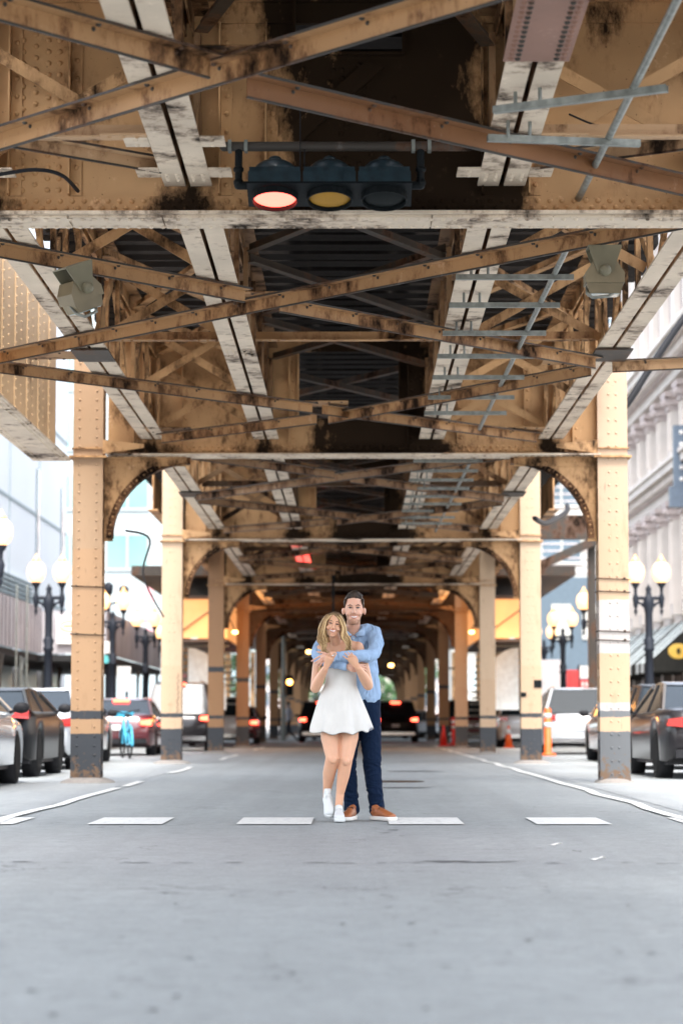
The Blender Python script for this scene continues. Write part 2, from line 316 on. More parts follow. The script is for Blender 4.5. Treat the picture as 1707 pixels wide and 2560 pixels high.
class MB:
    def __init__(s): s.v = []; s.f = []; s.m = []; s.sm = []
    def add(s, vs, fs, mi=0, smooth=False):
        o = len(s.v); s.v.extend([tuple(v) for v in vs])
        for f in fs: s.f.append(tuple(i + o for i in f)); s.m.append(mi); s.sm.append(smooth)
        return s
    def box(s, x0, x1, y0, y1, z0, z1, mi=0):
        vs = [(x, y, z) for z in (z0, z1) for y in (y0, y1) for x in (x0, x1)]
        return s.add(vs, [(0, 2, 3, 1), (4, 5, 7, 6), (0, 1, 5, 4), (2, 6, 7, 3), (0, 4, 6, 2), (1, 3, 7, 5)], mi)
    def cbox(s, c, d, mi=0, M=None):
        vs = [Vector((sx * d[0] / 2, sy * d[1] / 2, sz * d[2] / 2)) for sz in (-1, 1) for sy in (-1, 1) for sx in (-1, 1)]
        if M is not None: vs = [M @ v for v in vs]
        vs = [v + Vector(c) for v in vs]
        return s.add(vs, [(0, 2, 3, 1), (4, 5, 7, 6), (0, 1, 5, 4), (2, 6, 7, 3), (0, 4, 6, 2), (1, 3, 7, 5)], mi)
    def bar(s, p0, p1, a0, a1, b0, b1, side=None, mi=0):
        """box along p0-p1; a = extent along side vector, b = extent along up vector"""
        p0, p1 = Vector(p0), Vector(p1); d = (p1 - p0).normalized()
        if side is None:
            side = d.cross(Vector((0, 0, 1)))
            if side.length < 1e-4: side = Vector((1, 0, 0))
        side = Vector(side); side = (side - d * side.dot(d)).normalized(); up = side.cross(d)
        if up.z < 0: up = -up
        vs = [p + side * a + up * b for b in (b0, b1) for a in (a0, a1) for p in (p0, p1)]
        return s.add(vs, [(0, 2, 3, 1), (4, 5, 7, 6), (0, 1, 5, 4), (2, 6, 7, 3), (0, 4, 6, 2), (1, 3, 7, 5)], mi)
    def rivet(s, p, n, r=0.016, mi=0):
        n = Vector(n); t = n.orthogonal().normalized(); b = n.cross(t); p = Vector(p)
        return s.add([p + (t * x + b * y + n * z) * r for x, y, z in DOME], DOMEF, mi, True)
    def tube(s, pts, rad, n=12, mi=0, caps=True, ref=None):
        pts = [Vector(p) for p in pts]
        if not isinstance(rad, (list, tuple)): rad = [rad] * len(pts)
        rad = [(r, r) if not isinstance(r, (list, tuple)) else r for r in rad]
        rings = []; prev = None
        for i, p in enumerate(pts):
            d = (pts[min(i + 1, len(pts) - 1)] - pts[max(i - 1, 0)]).normalized()
            if ref is not None: a = Vector(ref); a = (a - d * a.dot(d))
            elif prev is not None: a = prev - d * prev.dot(d)
            else: a = d.orthogonal()
            if a.length < 1e-5: a = d.orthogonal()
            a.normalize(); b = d.cross(a); prev = a
            rings.append((p, d, a, b, rad[i]))
        seq = []
        if caps:
            p, d, a, b, r = rings[0]; m = min(r)
            seq += [(p - d * m * 0.95, a, b, (r[0] * 0.30, r[1] * 0.30)), (p - d * m * 0.72, a, b, (r[0] * 0.70, r[1] * 0.70)), (p - d * m * 0.38, a, b, (r[0] * 0.93, r[1] * 0.93))]
        seq += [(p, a, b, r) for p, d, a, b, r in rings]
        if caps:
            p, d, a, b, r = rings[-1]; m = min(r)
            seq += [(p + d * m * 0.38, a, b, (r[0] * 0.93, r[1] * 0.93)), (p + d * m * 0.72, a, b, (r[0] * 0.70, r[1] * 0.70)), (p + d * m * 0.95, a, b, (r[0] * 0.30, r[1] * 0.30))]
        vs = []; fs = []
        for p, a, b, r in seq:
            for k in range(n):
                t = 2 * math.pi * k / n; vs.append(p + a * math.cos(t) * r[0] + b * math.sin(t) * r[1])
        for i in range(len(seq) - 1):
            for k in range(n):
                k2 = (k + 1) % n; fs.append((i * n + k, i * n + k2, (i + 1) * n + k2, (i + 1) * n + k))
        fs.append(tuple(reversed(range(n)))); fs.append(tuple((len(seq) - 1) * n + k for k in range(n)))
        return s.add(vs, fs, mi, True)
    def lathe(s, prof, c=(0, 0, 0), n=20, mi=0, M=None):
        vs = []; fs = []
        for r, z in prof:
            for k in range(n):
                t = 2 * math.pi * k / n; v = Vector((r * math.cos(t), r * math.sin(t), z))
                if M is not None: v = M @ v
                vs.append(v + Vector(c))
        for i in range(len(prof) - 1):
            for k in range(n):
                k2 = (k + 1) % n; fs.append((i * n + k, i * n + k2, (i + 1) * n + k2, (i + 1) * n + k))
        fs.append(tuple(reversed(range(n)))); fs.append(tuple((len(prof) - 1) * n + k for k in range(n)))
        return s.add(vs, fs, mi, True)
    def prism(s, poly, y0, y1, axis='y', mi=0):
        n = len(poly)
        if axis == 'y': vs = [(x, y0, z) for x, z in poly] + [(x, y1, z) for x, z in poly]
        elif axis == 'x': vs = [(y0, a, b) for a, b in poly] + [(y1, a, b) for a, b in poly]
        else: vs = [(a, b, y0) for a, b in poly] + [(a, b, y1) for a, b in poly]
        fs = [tuple(range(n)), tuple(reversed(range(n, 2 * n)))] + [(i, i + n, (i + 1) % n + n, (i + 1) % n) for i in range(n)]
        return s.add(vs, fs, mi)
    def ell(s, c, r, n=16, mi=0, M=None):
        vs = []; fs = []; m = n // 2
        for i in range(1, m):
            ph = math.pi * i / m
            for k in range(n):
                t = 2 * math.pi * k / n
                v = Vector((r[0] * math.sin(ph) * math.cos(t), r[1] * math.sin(ph) * math.sin(t), r[2] * math.cos(ph)))
                if M is not None: v = M @ v
                vs.append(v + Vector(c))
        for i in range(m - 2):
            for k in range(n):
                k2 = (k + 1) % n; fs.append((i * n + k, (i + 1) * n + k, (i + 1) * n + k2, i * n + k2))
        top = Vector((0, 0, r[2])); bot = Vector((0, 0, -r[2]))
        if M is not None: top = M @ top; bot = M @ bot
        vs += [top + Vector(c), bot + Vector(c)]; a = len(vs) - 2; b = a + 1
        for k in range(n):
            k2 = (k + 1) % n; fs.append((a, k, k2)); fs.append((b, (m - 2) * n + k2, (m - 2) * n + k))
        return s.add(vs, fs, mi, True)
    def mesh(s, name, mats):
        me = bpy.data.meshes.new(name); me.from_pydata(s.v, [], s.f)
        for m in (mats if isinstance(mats, (list, tuple)) else [mats]): me.materials.append(MATS[m])
        me.polygons.foreach_set('material_index', s.m); me.polygons.foreach_set('use_smooth', s.sm)
        bm = bmesh.new(); bm.from_mesh(me); bmesh.ops.recalc_face_normals(bm, faces=bm.faces); bm.to_mesh(me); bm.free()
        me.update(); return me
    def build(s, name, mats, parent=None, loc=None, rot=None, label=None):
        o = bpy.data.objects.new(name, s.mesh(name, mats)); COL.objects.link(o)
        if parent is not None: o.parent = parent
        if loc is not None: o.location = loc
        if rot is not None: o.rotation_euler = rot
        if label: o['label'] = label
        return o

def tag(o, label, cat, group=None):
    o['label'] = label; o['category'] = cat
    if group: o['group'] = group
    return o
def thing(name, label, cat, loc=(0, 0, 0), rz=0.0, group=None):
    o = bpy.data.objects.new(name, None); COL.objects.link(o); o.empty_display_size = 0.2
    o.location = loc; o.rotation_euler = (0, 0, rz)
    return tag(o, label, cat, group)
def struct(name, mb, mats):
    o = mb.build(name, mats); o['kind'] = 'structure'; return o
def copy_tree(o, parent=None, kids=None):
    c = o.copy(); COL.objects.link(c); c.parent = parent
    for ch in list(o.children): copy_tree(ch, c)
    return c
def remesh(mb, name, mats, voxel=0.006, smooth=4, parent=None, disp=None):
    """fuse overlapping closed shapes into one continuous skin"""
    me = mb.mesh(name + '_raw', mats); ob = bpy.data.objects.new('tmp', me); COL.objects.link(ob)
    r = ob.modifiers.new('r', 'REMESH'); r.mode = 'VOXEL'; r.voxel_size = voxel; r.use_smooth_shade = True
    if smooth:
        sm = ob.modifiers.new('s', 'SMOOTH'); sm.factor = 0.5; sm.iterations = smooth
    dg = bpy.context.evaluated_depsgraph_get(); dg.update()
    out = bpy.data.meshes.new_from_object(ob.evaluated_get(dg)); out.name = name
    bpy.data.objects.remove(ob); bpy.data.meshes.remove(me)
    if not out.materials:
        for m in (mats if isinstance(mats, (list, tuple)) else [mats]): out.materials.append(MATS[m])
    if disp:
        ns = [v.normal.copy() for v in out.vertices]
        for v, n in zip(out.vertices, ns): v.co += n * disp(v.co)
    for p in out.polygons: p.use_smooth = True
    o = bpy.data.objects.new(name, out); COL.objects.link(o)
    if parent is not None: o.parent = parent
    return o

# ------------------------------------------------------------------ ground
g = MB(); g.add([(-900, -60, -0.16), (900, -60, -0.16), (900, 1500, -0.16), (-900, 1500, -0.16)], [(0, 1, 2, 3)]); struct('ground', g, 'sidewalk_concrete')
g = MB(); g.add([(-7.4, -30, 0), (7.4, -30, 0), (7.4, 420, 0), (-7.4, 420, 0)], [(0, 1, 2, 3)]); struct('road', g, 'road_asphalt')
for sx, nm in ((-1, 'parking_lane'), (1, 'parking_lane')):
    g = MB(); a, b = sorted((sx * 2.95, sx * 7.4)); g.add([(a, 21, 0.004), (b, 21, 0.004), (b, 420, 0.004), (a, 420, 0.004)], [(0, 1, 2, 3)]); struct(nm, g, 'lane_asphalt')
for y0, y1 in ((26, 107), (150, 420)):
    for sx in (-1, 1):
        g = MB(); a, b = sorted((sx * 7.4, sx * 60)); g.box(a, b, y0, y1, -0.15, 0.14); a, b = sorted((sx * 7.36, sx * 7.55)); g.box(a, b, y0 - 0.01, y1 + 0.01, -0.15, 0.143, 1)
        struct('sidewalk', g, ['sidewalk_concrete', 'concrete'])
for y0, y1 in ((-30, 26), (107, 150)):
    for sx in (-1, 1):
        g = MB(); a, b = sorted((sx * 7.4, sx * 80)); g.add([(a, y0, 0.0), (b, y0, 0.0), (b, y1, 0.0), (a, y1, 0.0)], [(0, 1, 2, 3)]); struct('cross_street', g, 'lane_asphalt')
g = MB()
for x0 in (-3.26, -2.09, -0.92, 0.28, 1.44, 2.62): g.add([(x0, 19.1, 0.008), (x0 + 0.59, 19.1, 0.008), (x0 + 0.59, 20.45, 0.008), (x0, 20.45, 0.008)], [(0, 1, 2, 3)])
for x in (-2.87, 2.74):
    for y0, y1 in (((19.0, 29.6), (30.3, 33.0), (38.2, 43.5), (52, 60), (70, 80)) if x < 0 else ((19.4, 44), (44.2, 84))):
        n = max(1, int((y1 - y0) / 1.5))
        for k in range(n):
            ya, yb = y0 + (y1 - y0) * k / n, y0 + (y1 - y0) * (k + 1) / n
            j = lambda y: x + 0.025 * math.sin(y * 1.1) + 0.02 * math.sin(y * 2.7)
            g.add([(j(ya) - 0.055, ya, 0.012), (j(ya) + 0.055, ya, 0.012), (j(yb) + 0.055, yb, 0.012), (j(yb) - 0.055, yb, 0.012)], [(0, 1, 2, 3)])
struct('road_markings', g, 'road_paint')
# patched seam across the near road, a few sunken spots
g = MB()
random.seed(3)
def blot(mb, cx, cy, rx, ry, z, n=16):
    vs = [(cx + rx * math.cos(2 * math.pi * k / n) * random.uniform(0.6, 1.15), cy + ry * math.sin(2 * math.pi * k / n) * random.uniform(0.6, 1.15), z) for k in range(n)]
    mb.add(vs, [tuple(range(n))])
for x, y, rx, ry in ((0.55, 14.1, 0.16, 0.05), (0.72, 14.0, 0.1, 0.03), (0.9, 14.08, 0.07, 0.03), (0.36, 13.9, 0.03, 0.02), (0.3, 18.2, 0.05, 0.05), (0.22, 17.7, 0.05, 0.03), (0.16, 18.5, 0.03, 0.02), (0.34, 17.2, 0.03, 0.03), (1.0, 40, 0.5, 0.5), (0.55, 30.0, 0.4, 0.25)):
    blot(g, x, y, rx, ry, 0.0045)
for k in range(60): blot(g, random.uniform(-2.2, 2.2), random.uniform(6.6, 12), random.uniform(0.008, 0.025), random.uniform(0.01, 0.03), 0.0045, 8)
for k in range(46):
    x = random.uniform(-2.5, 2.8); blot(g, x, 13.95 + 0.04 * math.sin(x * 3) + random.uniform(-0.06, 0.06), random.uniform(0.02, 0.09), random.uniform(0.008, 0.03), 0.0045, 9)
struct('road_patch', g, 'patch_tar')
for x, y in ((1.43, 14.25), (1.32, 15.9)):
    g = MB(); blot(g, 0, 0, 0.06, 0.03, 0.004); g.v = [(a, b, c + 0.008 + 0.01 * math.sin(a * 60)) for a, b, c in g.v]; o = g.build('paper_scrap', 'litter_paper', loc=(x, y, 0.001))
    tag(o, 'torn pale paper scrap lying on the near asphalt' if y < 15 else 'thin pale paper scrap on the asphalt closer to the couple', 'litter')

# ------------------------------------------------------------------ elevated railway
EL = thing('elevated_railway', 'tan riveted steel elevated railway roofing the whole street on two rows of columns', 'elevated railway')
BENT = [17.0 + 15.26 * i for i in range(12)]
BENT[1] = 32.4
GX = (-2.68, -1.17, 1.05, 2.65)     # longitudinal girders
ZF = 4.37                            # underside of cross girder flange
ZC = 4.60                            # underside of bottom chords
def make_bent(i, y):
    near = i <= 1; riv = i <= 3
    g = MB(); x0, x1 = (-3.30, 3.30)
    if i == 0: x0, x1 = -4.6, 4.6
    if i == 0: xa, xb, zo = -0.42, 0.36, 5.56
    else: xa, xb, zo = -0.74, 0.62, 4.86
    g.box(x0, xa, y - 0.008, y + 0.008, ZF + 0.04, 5.95, 0); g.box(xb, x1, y - 0.008, y + 0.008, ZF + 0.04, 5.95, 0)                # web, open under the middle of the deck
    g.box(xa, xb, y - 0.008, y + 0.008, ZF + 0.04, zo, 0); g.box(xa, xb, y - 0.07, y + 0.07, zo + 0.001, zo + 0.02, 0)
    for xx in (xa, xb): g.box(xx - 0.01, xx + 0.01, y - 0.1, y - 0.009, zo, 5.94, 0)
    g.box(x0, x1, y - 0.24, y + 0.24, ZF, ZF + 0.022, 1)                   # bottom flange plate
    g.box(x0, x1, y - 0.24, y + 0.24, 5.95, 5.975, 0)
    for s in (-1, 1):
        a, b = sorted((y + s * 0.009, y + s * 0.028)); g.box(x0, x1, a, b, ZF + 0.045, ZF + 0.17, 0)
        a, b = sorted((y + s * 0.030, y + s * 0.15)); g.box(x0, x1, a, b, ZF + 0.024, ZF + 0.044, 0)
        a, b = sorted((y + s * 0.009, y + s * 0.028)); g.box(x0, x1, a, b, 5.80, 5.948, 0)
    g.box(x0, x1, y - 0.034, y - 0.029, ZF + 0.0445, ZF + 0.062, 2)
    if i == 0:                                                             # cover plates of unlike length under the flange
        for a, b in ((-4.5, -2.02), (-2.0, -1.35), (-1.34, 0.55), (0.56, 4.5)): g.box(a, b, y - 0.19, y + 0.19, ZF - 0.016 - 0.004 * (a > -2), ZF - 0.002, 1)
    st = {0: [-2.45, -2.02, -0.95, -0.62, 0.92, 1.25, 2.5], 1: [-2.95, -2.3, -1.45, -0.86, 0.74, 1.4, 2.3, 2.95]}.get(i, [-2.9, -1.5, -0.86, 0.74, 1.5, 2.9])
    for x in st:
        g.box(x - 0.006, x + 0.006, y - 0.11, y - 0.010, ZF + 0.175, 5.79, 0); g.box(x + 0.008, x + 0.085, y - 0.026, y - 0.010, ZF + 0.175, 5.79, 0)
        if riv:
            z = ZF + 0.25
            while z < 5.75: g.rivet((x + 0.048, y - 0.026, z), (0, -1, 0), 0.019, 0); z += 0.13 if near else 0.2
    if i == 0:
        for x in (-2.93, -2.82, -2.36, -2.27, -2.18, -2.10):
            z = ZF + 0.22 + (0.04 if int(x * 100) % 2 else 0)
            while z < 5.75: g.rivet((x, y - 0.009, z), (0, -1, 0), 0.021, 0); z += 0.084
        for k in range(46): g.rivet((-0.05 + random.uniform(-0.35, 0.35), y - 0.009, random.uniform(4.7, 5.5)), (0, -1, 0), 0.02, 0)
        g.prism([(-0.55, 4.95), (0.10, 5.52), (0.22, 5.47), (-0.43, 4.88)], y - 0.05, y - 0.03, mi=0)
    if riv:
        stp = 0.085 if near else 0.14
        n = int((x1 - x0) / stp)
        for k in range(n):
            x = x0 + 0.05 + k * stp
            g.rivet((x, y - 0.028, ZF + 0.135), (0, -1, 0), 0.021, 0)
            g.rivet((x + stp / 2, y - 0.028, ZF + 0.085), (0, -1, 0), 0.021, 0)
            zz = ZF - (0.020 if i == 0 and abs(x) < 4.4 else 0)
            g.rivet((x, y - 0.14, zz), (0, 0, -1), 0.019, 1); g.rivet((x + stp / 2, y + 0.12, zz), (0, 0, -1), 0.019, 1)
    return g.build('cross_girder', ['girder_paint_sooty' if i <= 3 else 'girder_far_shaded', 'flange_paint' if i <= 3 else 'girder_far_shaded', 'dark_steel'], EL)
for i, y in enumerate(BENT): make_bent(i, y)
make_bent(5, 1.74)

def make_column(i, y, s):
    x = -3.55 if s < 0 else 3.47
    mat = ('column_left_paint' if s < 0 else 'column_right_paint') if i <= 1 else ('column_dim_lamplit_paint' if i >= 5 or (s < 0 and i >= 3) else 'column_far_paint')
    g = MB(); w = 0.2; d = 0.18
    g.box(-w, w, -d, -d + 0.014, 0, 6.0); g.box(-w, w, d - 0.014, d, 0, 6.0)              # front and back cover plates
    g.box(-w + 0.03, -w + 0.05, -d + 0.016, d - 0.016, 0, 6.0); g.box(w - 0.05, w - 0.03, -d + 0.016, d - 0.016, 0, 6.0)
    for sx in (-1, 1):                                                                # channel lips and lacing on the sides
        for yy in (-1, 1): a, b = sorted((sx * (w - 0.028), sx * (w - 0.004))); g.box(a, b, yy * (d - 0.06) - 0.035, yy * (d - 0.06) + 0.035, 0, 6.0)
        z = 0.2
        while z < 4.2: g.cbox((sx * (w - 0.001), 0, z), (0.012, 0.26, 0.09)); z += 0.42
    if i <= 3:
        off = 0.115 if (s < 0 and i != 2) else 0.05
        if s < 0 and i == 2: off = 0.045
        z = 0.12; st = 0.125 if (s < 0 and i <= 1) else 0.175
        while z < 5.9:
            for sx in (-1, 1): g.rivet((sx * off, -d, z), (0, -1, 0), 0.017)
            z += st
    c = g.build('column', mat, EL, loc=(x, y, 0))
    g = MB(); rr = 0.36 if (s > 0 and i == 2) or s < 0 else 0.26
    vs = []; n = 20
    for z, k0 in ((0.0, 1.0), (0.03, 0.93), (0.06, 0.72), (0.075, 0.6)):
        for k in range(n):
            t = 2 * math.pi * k / n; q = (abs(math.cos(t)) ** 4 + abs(math.sin(t)) ** 4) ** -0.25
            vs.append((rr * k0 * q * math.cos(t) * (1 + 0.06 * math.sin(3 * t + i)), rr * k0 * q * math.sin(t), z))
    g.add(vs, [(a * n + k, a * n + (k + 1) % n, (a + 1) * n + (k + 1) % n, (a + 1) * n + k) for a in range(3) for k in range(n)] + [tuple(range(3 * n, 4 * n))], 0, True)
    g.build('base', 'concrete', c)
    g = MB()                                                                       # cap plates and seat
    g.box(-0.25, 0.25, -0.24, 0.24, ZF - 0.03, ZF - 0.005); g.box(-0.22, 0.22, -0.21, 0.21, ZF + 0.09, ZF + 0.105)
    g.prism([(-s * 0.20, 4.58), (-s * 0.20, 4.39), (-s * 0.75, 4.47), (-s * 0.75, 4.52)], -0.22, -0.19)
    g.build('cap', 'girder_paint', c)
    # curved knee bracket from the column to the cross girder
    g = MB(); sx = -s; xa = sx * 0.205; X1 = 1.36; Z0 = 3.27
    pts = []
    for k in range(15):
        t = math.pi / 2 * k / 14
        pts.append((sx * (0.205 + 0.12 + (X1 - 0.325) * (1 - math.cos(t))), Z0 + (ZF - 0.10 - Z0) * math.sin(t)))
    poly = [(xa, Z0 - 0.04), (xa + sx * 0.12, Z0 - 0.04)] + pts + [(sx * X1, ZF - 0.008), (xa, ZF - 0.008)]
    nn = len(poly); yy = 0.008
    ce = [(xa, -yy, p[1]) for p in pts]
    vs = []; fs = []
    for side in (-yy, yy):
        o = len(vs); vs += [(p[0], side, p[1]) for p in pts] + [(p[0], side, ZF - 0.008) for p in pts] + [(xa, side, Z0 - 0.04), (xa, side, ZF - 0.008), (pts[0][0], side, Z0 - 0.04)]
        for k in range(14): fs.append((o + k, o + k + 1, o + 16 + k, o + 15 + k))
        fs.append((o + 30, o + 32, o + 0, o + 15, o + 31))
    g.add(vs, fs)
    for k in range(14):                                                            # flange angle following the arch
        a, b = pts[k], pts[k + 1]
        g.add([(a[0], -0.09, a[1]), (a[0], 0.09, a[1]), (b[0], 0.09, b[1]), (b[0], -0.09, b[1])], [(0, 1, 2, 3)], 1)
        def off(p, q, o_):
            dx, dz = q[0] - p[0], q[1] - p[1]; L_ = math.hypot(dx, dz); return (-sx * dz / L_ * o_ * (1), sx * dx / L_ * o_)
        ox = off(a, b, 0.09)
        g.add([(a[0], -0.024, a[1]), (b[0], -0.024, b[1]), (b[0] + ox[0], -0.024, b[1] + ox[1]), (a[0] + ox[0], -0.024, a[1] + ox[1]),
               (a[0], -0.010, a[1]), (b[0], -0.010, b[1]), (b[0] + ox[0], -0.010, b[1] + ox[1]), (a[0] + ox[0], -0.010, a[1] + ox[1])],
              [(0, 1, 2, 3), (4, 5, 6, 7), (0, 1, 5, 4), (2, 3, 7, 6)], 1)
        if i <= 3: g.rivet(((a[0] + b[0]) / 2 + ox[0] * 0.5, -0.024, (a[1] + b[1]) / 2 + ox[1] * 0.5), (0, -1, 0), 0.017)
    a, b = sorted((xa, sx * (X1 - 0.05))); g.box(a, b, -0.026, -0.010, ZF - 0.13, ZF - 0.009); g.box(a, b, -0.10, -0.027, ZF - 0.024, ZF - 0.009)
    if i <= 2:
        for k in range(9): g.rivet((a + 0.06 + k * 0.13, -0.026, ZF - 0.075), (0, -1, 0), 0.017)
    g.build('knee_bracket', ['girder_paint' if i < 4 else 'girder_far_shaded', 'edge_grime'], c)
    if i == 2 and s > 0:
        g = MB(); g.box(0.05, 0.205, -d - 0.012, -d - 0.002, 1.48, 1.63); g.box(-0.21, -0.1, -d - 0.012, -d - 0.002, 1.30, 1.39); g.build('patch_panel', 'signal_face', c)
    if i == 1:
        for zz in ((2.62, 1.98) if s < 0 else (2.72, 2.55, 2.02, 1.9)):
            g = MB(); g.tube([(-0.215, -0.195, zz), (0.215, -0.195, zz - 0.02), (0.215, 0.195, zz), (-0.215, 0.195, zz), (-0.215, -0.195, zz)], 0.008, 6); g.ell((0.14 * s, -0.2, zz), (0.02, 0.02, 0.014), 8); g.build('strap', 'dark_steel', c)
    if i == 2 and s < 0:
        g = MB()
        for k in range(7):
            z = 1.0 + k * 0.11; g.tube([(0.10 + random.uniform(0, .03), -d - 0.004, z), (0.14, -d - 0.004, z + 0.05), (0.11 + random.uniform(0, .04), -d - 0.004, z + 0.09)], 0.006, 5)
        g.build('graffiti', 'graffiti_ink', c)
    return c
for i, y in enumerate(BENT[1:], 1):
    for s in (-1, 1): make_column(i, y, s)
make_column(0, BENT[0], -1).location.x = -5.2; make_column(0, BENT[0], 1).location.x = 5.1

def girder_bay(y0, y1, x, k, detail, partial=False):
    """one girder between two cross girders: lattice of verticals and diagonals, cream bottom chord as its sub-part"""
    g = MB(); n = 8; L = (y1 - y0) / n
    zb, zt = ZC + 0.02, 5.85
    for s in (-1, 1): a, b = sorted((x + s * 0.02, x + s * 0.15)); g.box(a, b, y0, y1, zt, zt + 0.02)
    for s in (-1, 1): a, b = sorted((x + s * 0.02, x + s * 0.035)); g.box(a, b, y0, y1, zt - 0.15, zt - 0.001); g.box(a, b, y0, y1, ZC + 0.021, ZC + 0.15)
    for q in range(n + 1):
        yy = min(max(y0 + q * L, y0 + 0.06), y1 - 0.06)
        g.box(x - 0.085, x - 0.037, yy - 0.05, yy + 0.05, zb, zt - 0.152); g.box(x + 0.037, x + 0.085, yy - 0.05, yy + 0.05, zb, zt - 0.152)
        if q < n:
            a, b = (zb + 0.1, zt - 0.16) if (q % 2 == 0) else (zt - 0.16, zb + 0.1)
            g.bar((x, yy + 0.06, a), (x, yy + L - 0.06, b), -0.018, 0.018, -0.05, 0.05, side=(1, 0, 0))
    for q in (0, 4, 8):                                                            # gussets at the bracing nodes
        yy = min(max(y0 + q * L, y0 + 0.35), y1 - 0.35)
        g.prism([(yy - 0.34, ZC + 0.03), (yy + 0.34, ZC + 0.03), (yy + 0.2, ZC + 0.5), (yy - 0.2, ZC + 0.5)], x - 0.10, x - 0.088, axis='x'); g.prism([(yy - 0.34, ZC + 0.03), (yy + 0.34, ZC + 0.03), (yy + 0.2, ZC + 0.5), (yy - 0.2, ZC + 0.5)], x + 0.088, x + 0.10, axis='x')
    o = g.build('lattice_girder', 'girder_far_shaded' if y0 > 60 or (abs(x) < 2 and y0 > 30) else ('girder_grimy_shaded' if abs(x) < 2 or y0 > 45 else 'girder_paint'), EL)
    g = MB(); e0, e1 = y0 + 0.0, y1 - 0.05
    for s in (-1, 1):
        a, b = sorted((x + s * 0.018, x + s * 0.168)); g.box(a, b, e0, e1, ZC, ZC + 0.018)
        if detail:
            for yy in [e0 + 0.25 + 0.09 * j for j in range(5)] + [(e0 + e1) / 2 + 0.1 * j for j in range(-2, 3)] + [e1 - 0.2 - 0.09 * j for j in range(3)]:
                for xx in (0.055, 0.125): g.rivet((x + s * xx, yy, ZC), (0, 0, -1), 0.017)
            if k % 2 == 0: g.box(a + 0.01, b - 0.01, e0 + 0.04, e0 + 0.9, ZC - 0.012, ZC - 0.001)
    g.build('bottom_chord', 'chord_paint', o)
    if detail and abs(x) > 2:                                                       # dark splice under the middle node
        g = MB(); ym = (y0 + y1) / 2; g.box(x - 0.19, x + 0.19, ym - 0.38, ym + 0.42, ZC - 0.03, ZC - 0.012); g.build('splice_plate', 'dark_steel', o)
    return o
for i in range(11):
    y0, y1 = BENT[i] + 0.03, BENT[i + 1] - 0.03
    for k, x in enumerate(GX): girder_bay(y0, y1, x, k + i, i <= 1)
for k, x in enumerate(GX):
    for j in range(1): o = girder_bay(BENT[0] - 15.2 * (j + 1), BENT[0] - 0.03 - 15.2 * j, x, k, j == 0)
g = MB(); x = GX[2]
g.box(x - 0.19, x + 0.19, 11.2, 13.62, ZC - 0.016, ZC - 0.002)
for j in range(26):
    for xx in (-0.15, -0.11, 0.11, 0.15): g.rivet((x + xx, 11.3 + j * 0.09, ZC - 0.016), (0, 0, -1), 0.019, 1 if abs(xx) < .14 else 0)
g.build('cover_plate', ['splice_plate_paint', 'dark_steel'], EL)

def angle_brace(p0, p1, mat='brace_paint', leg=0.115, name='diagonal_brace', riv=True, hl=0.10, bow=0.0):
    """steel angle: hanging vertical leg, top leg turned towards the near side, rivet heads along it"""
    p0, p1 = Vector(p0), Vector(p1); n = 8 if bow else 1; g = MB()
    side = (p1 - p0).cross(Vector((0, 0, 1))).normalized()
    if side.y > 0: side = -side
    P = [p0.lerp(p1, k / n) + Vector((0, 0, bow * math.sin(math.pi * k / n))) for k in range(n + 1)]
    for a, b in zip(P, P[1:]):
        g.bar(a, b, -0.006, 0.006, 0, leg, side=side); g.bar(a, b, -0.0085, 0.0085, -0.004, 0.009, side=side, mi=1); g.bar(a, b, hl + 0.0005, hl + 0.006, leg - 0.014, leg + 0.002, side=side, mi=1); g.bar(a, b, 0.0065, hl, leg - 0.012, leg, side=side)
    if riv:
        L = (p1 - p0).length; k = 0.35
        while k < L - 0.2:
            t = k / L; c = p0.lerp(p1, t) + Vector((0, 0, bow * math.sin(math.pi * t)))
            g.rivet(c + side * 0.05 + Vector((0, 0, leg - 0.012)), (0, 0, -1), 0.018, 1); g.rivet(c + side * 0.007 + Vector((0, 0, leg * 0.75)), side, 0.014, 1); k += 0.62
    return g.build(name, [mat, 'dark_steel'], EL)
ZB = ZC - 0.13
def bracing(y0, y1, first, xl0=-3.75, xl1=-2.6, mats=('brace_paint',) * 4):
    ym = (y0 + y1) / 2 + 0.1
    xr = 2.5
    angle_brace((xl0, ym - 0.1, ZB), (xr, y0 + 0.75, ZB), mats[0], bow=0.01)
    a = Vector((xl0 + 0.3, y0 + 1.15, ZB)); b = Vector((xr, ym, ZB)); c = a.lerp(b, 0.42); d = a.lerp(b, 0.47)
    angle_brace(a, c, mats[1]); angle_brace(d - Vector((0, 0, 0.03)), b - Vector((0, 0, 0.02)), mats[2])
    a = Vector((xl0, ym + 0.4, ZB)); b = Vector((xr - 0.1, y1 - 0.85, ZB)); c = a.lerp(b, 0.53); d = a.lerp(b, 0.55)
    angle_brace(a, c, mats[0]); angle_brace(d, b, mats[1])
    angle_brace((xl1 + 0.1, y1 - 0.95, ZB - 0.02), (-0.45, (ym + y1) / 2 + 0.85, ZB - 0.02), mats[1]); angle_brace((-0.3, (ym + y1) / 2 + 0.75, ZB - 0.03), (xr, ym + 0.45, ZB - 0.03), mats[3])
bracing(BENT[0], BENT[1], True)
for i in range(1, 6): bracing(BENT[i], BENT[i + 1], False, -2.6, -2.6, ('girder_grimy_shaded',) * 4 if i < 3 else ('girder_far_shaded',) * 4)
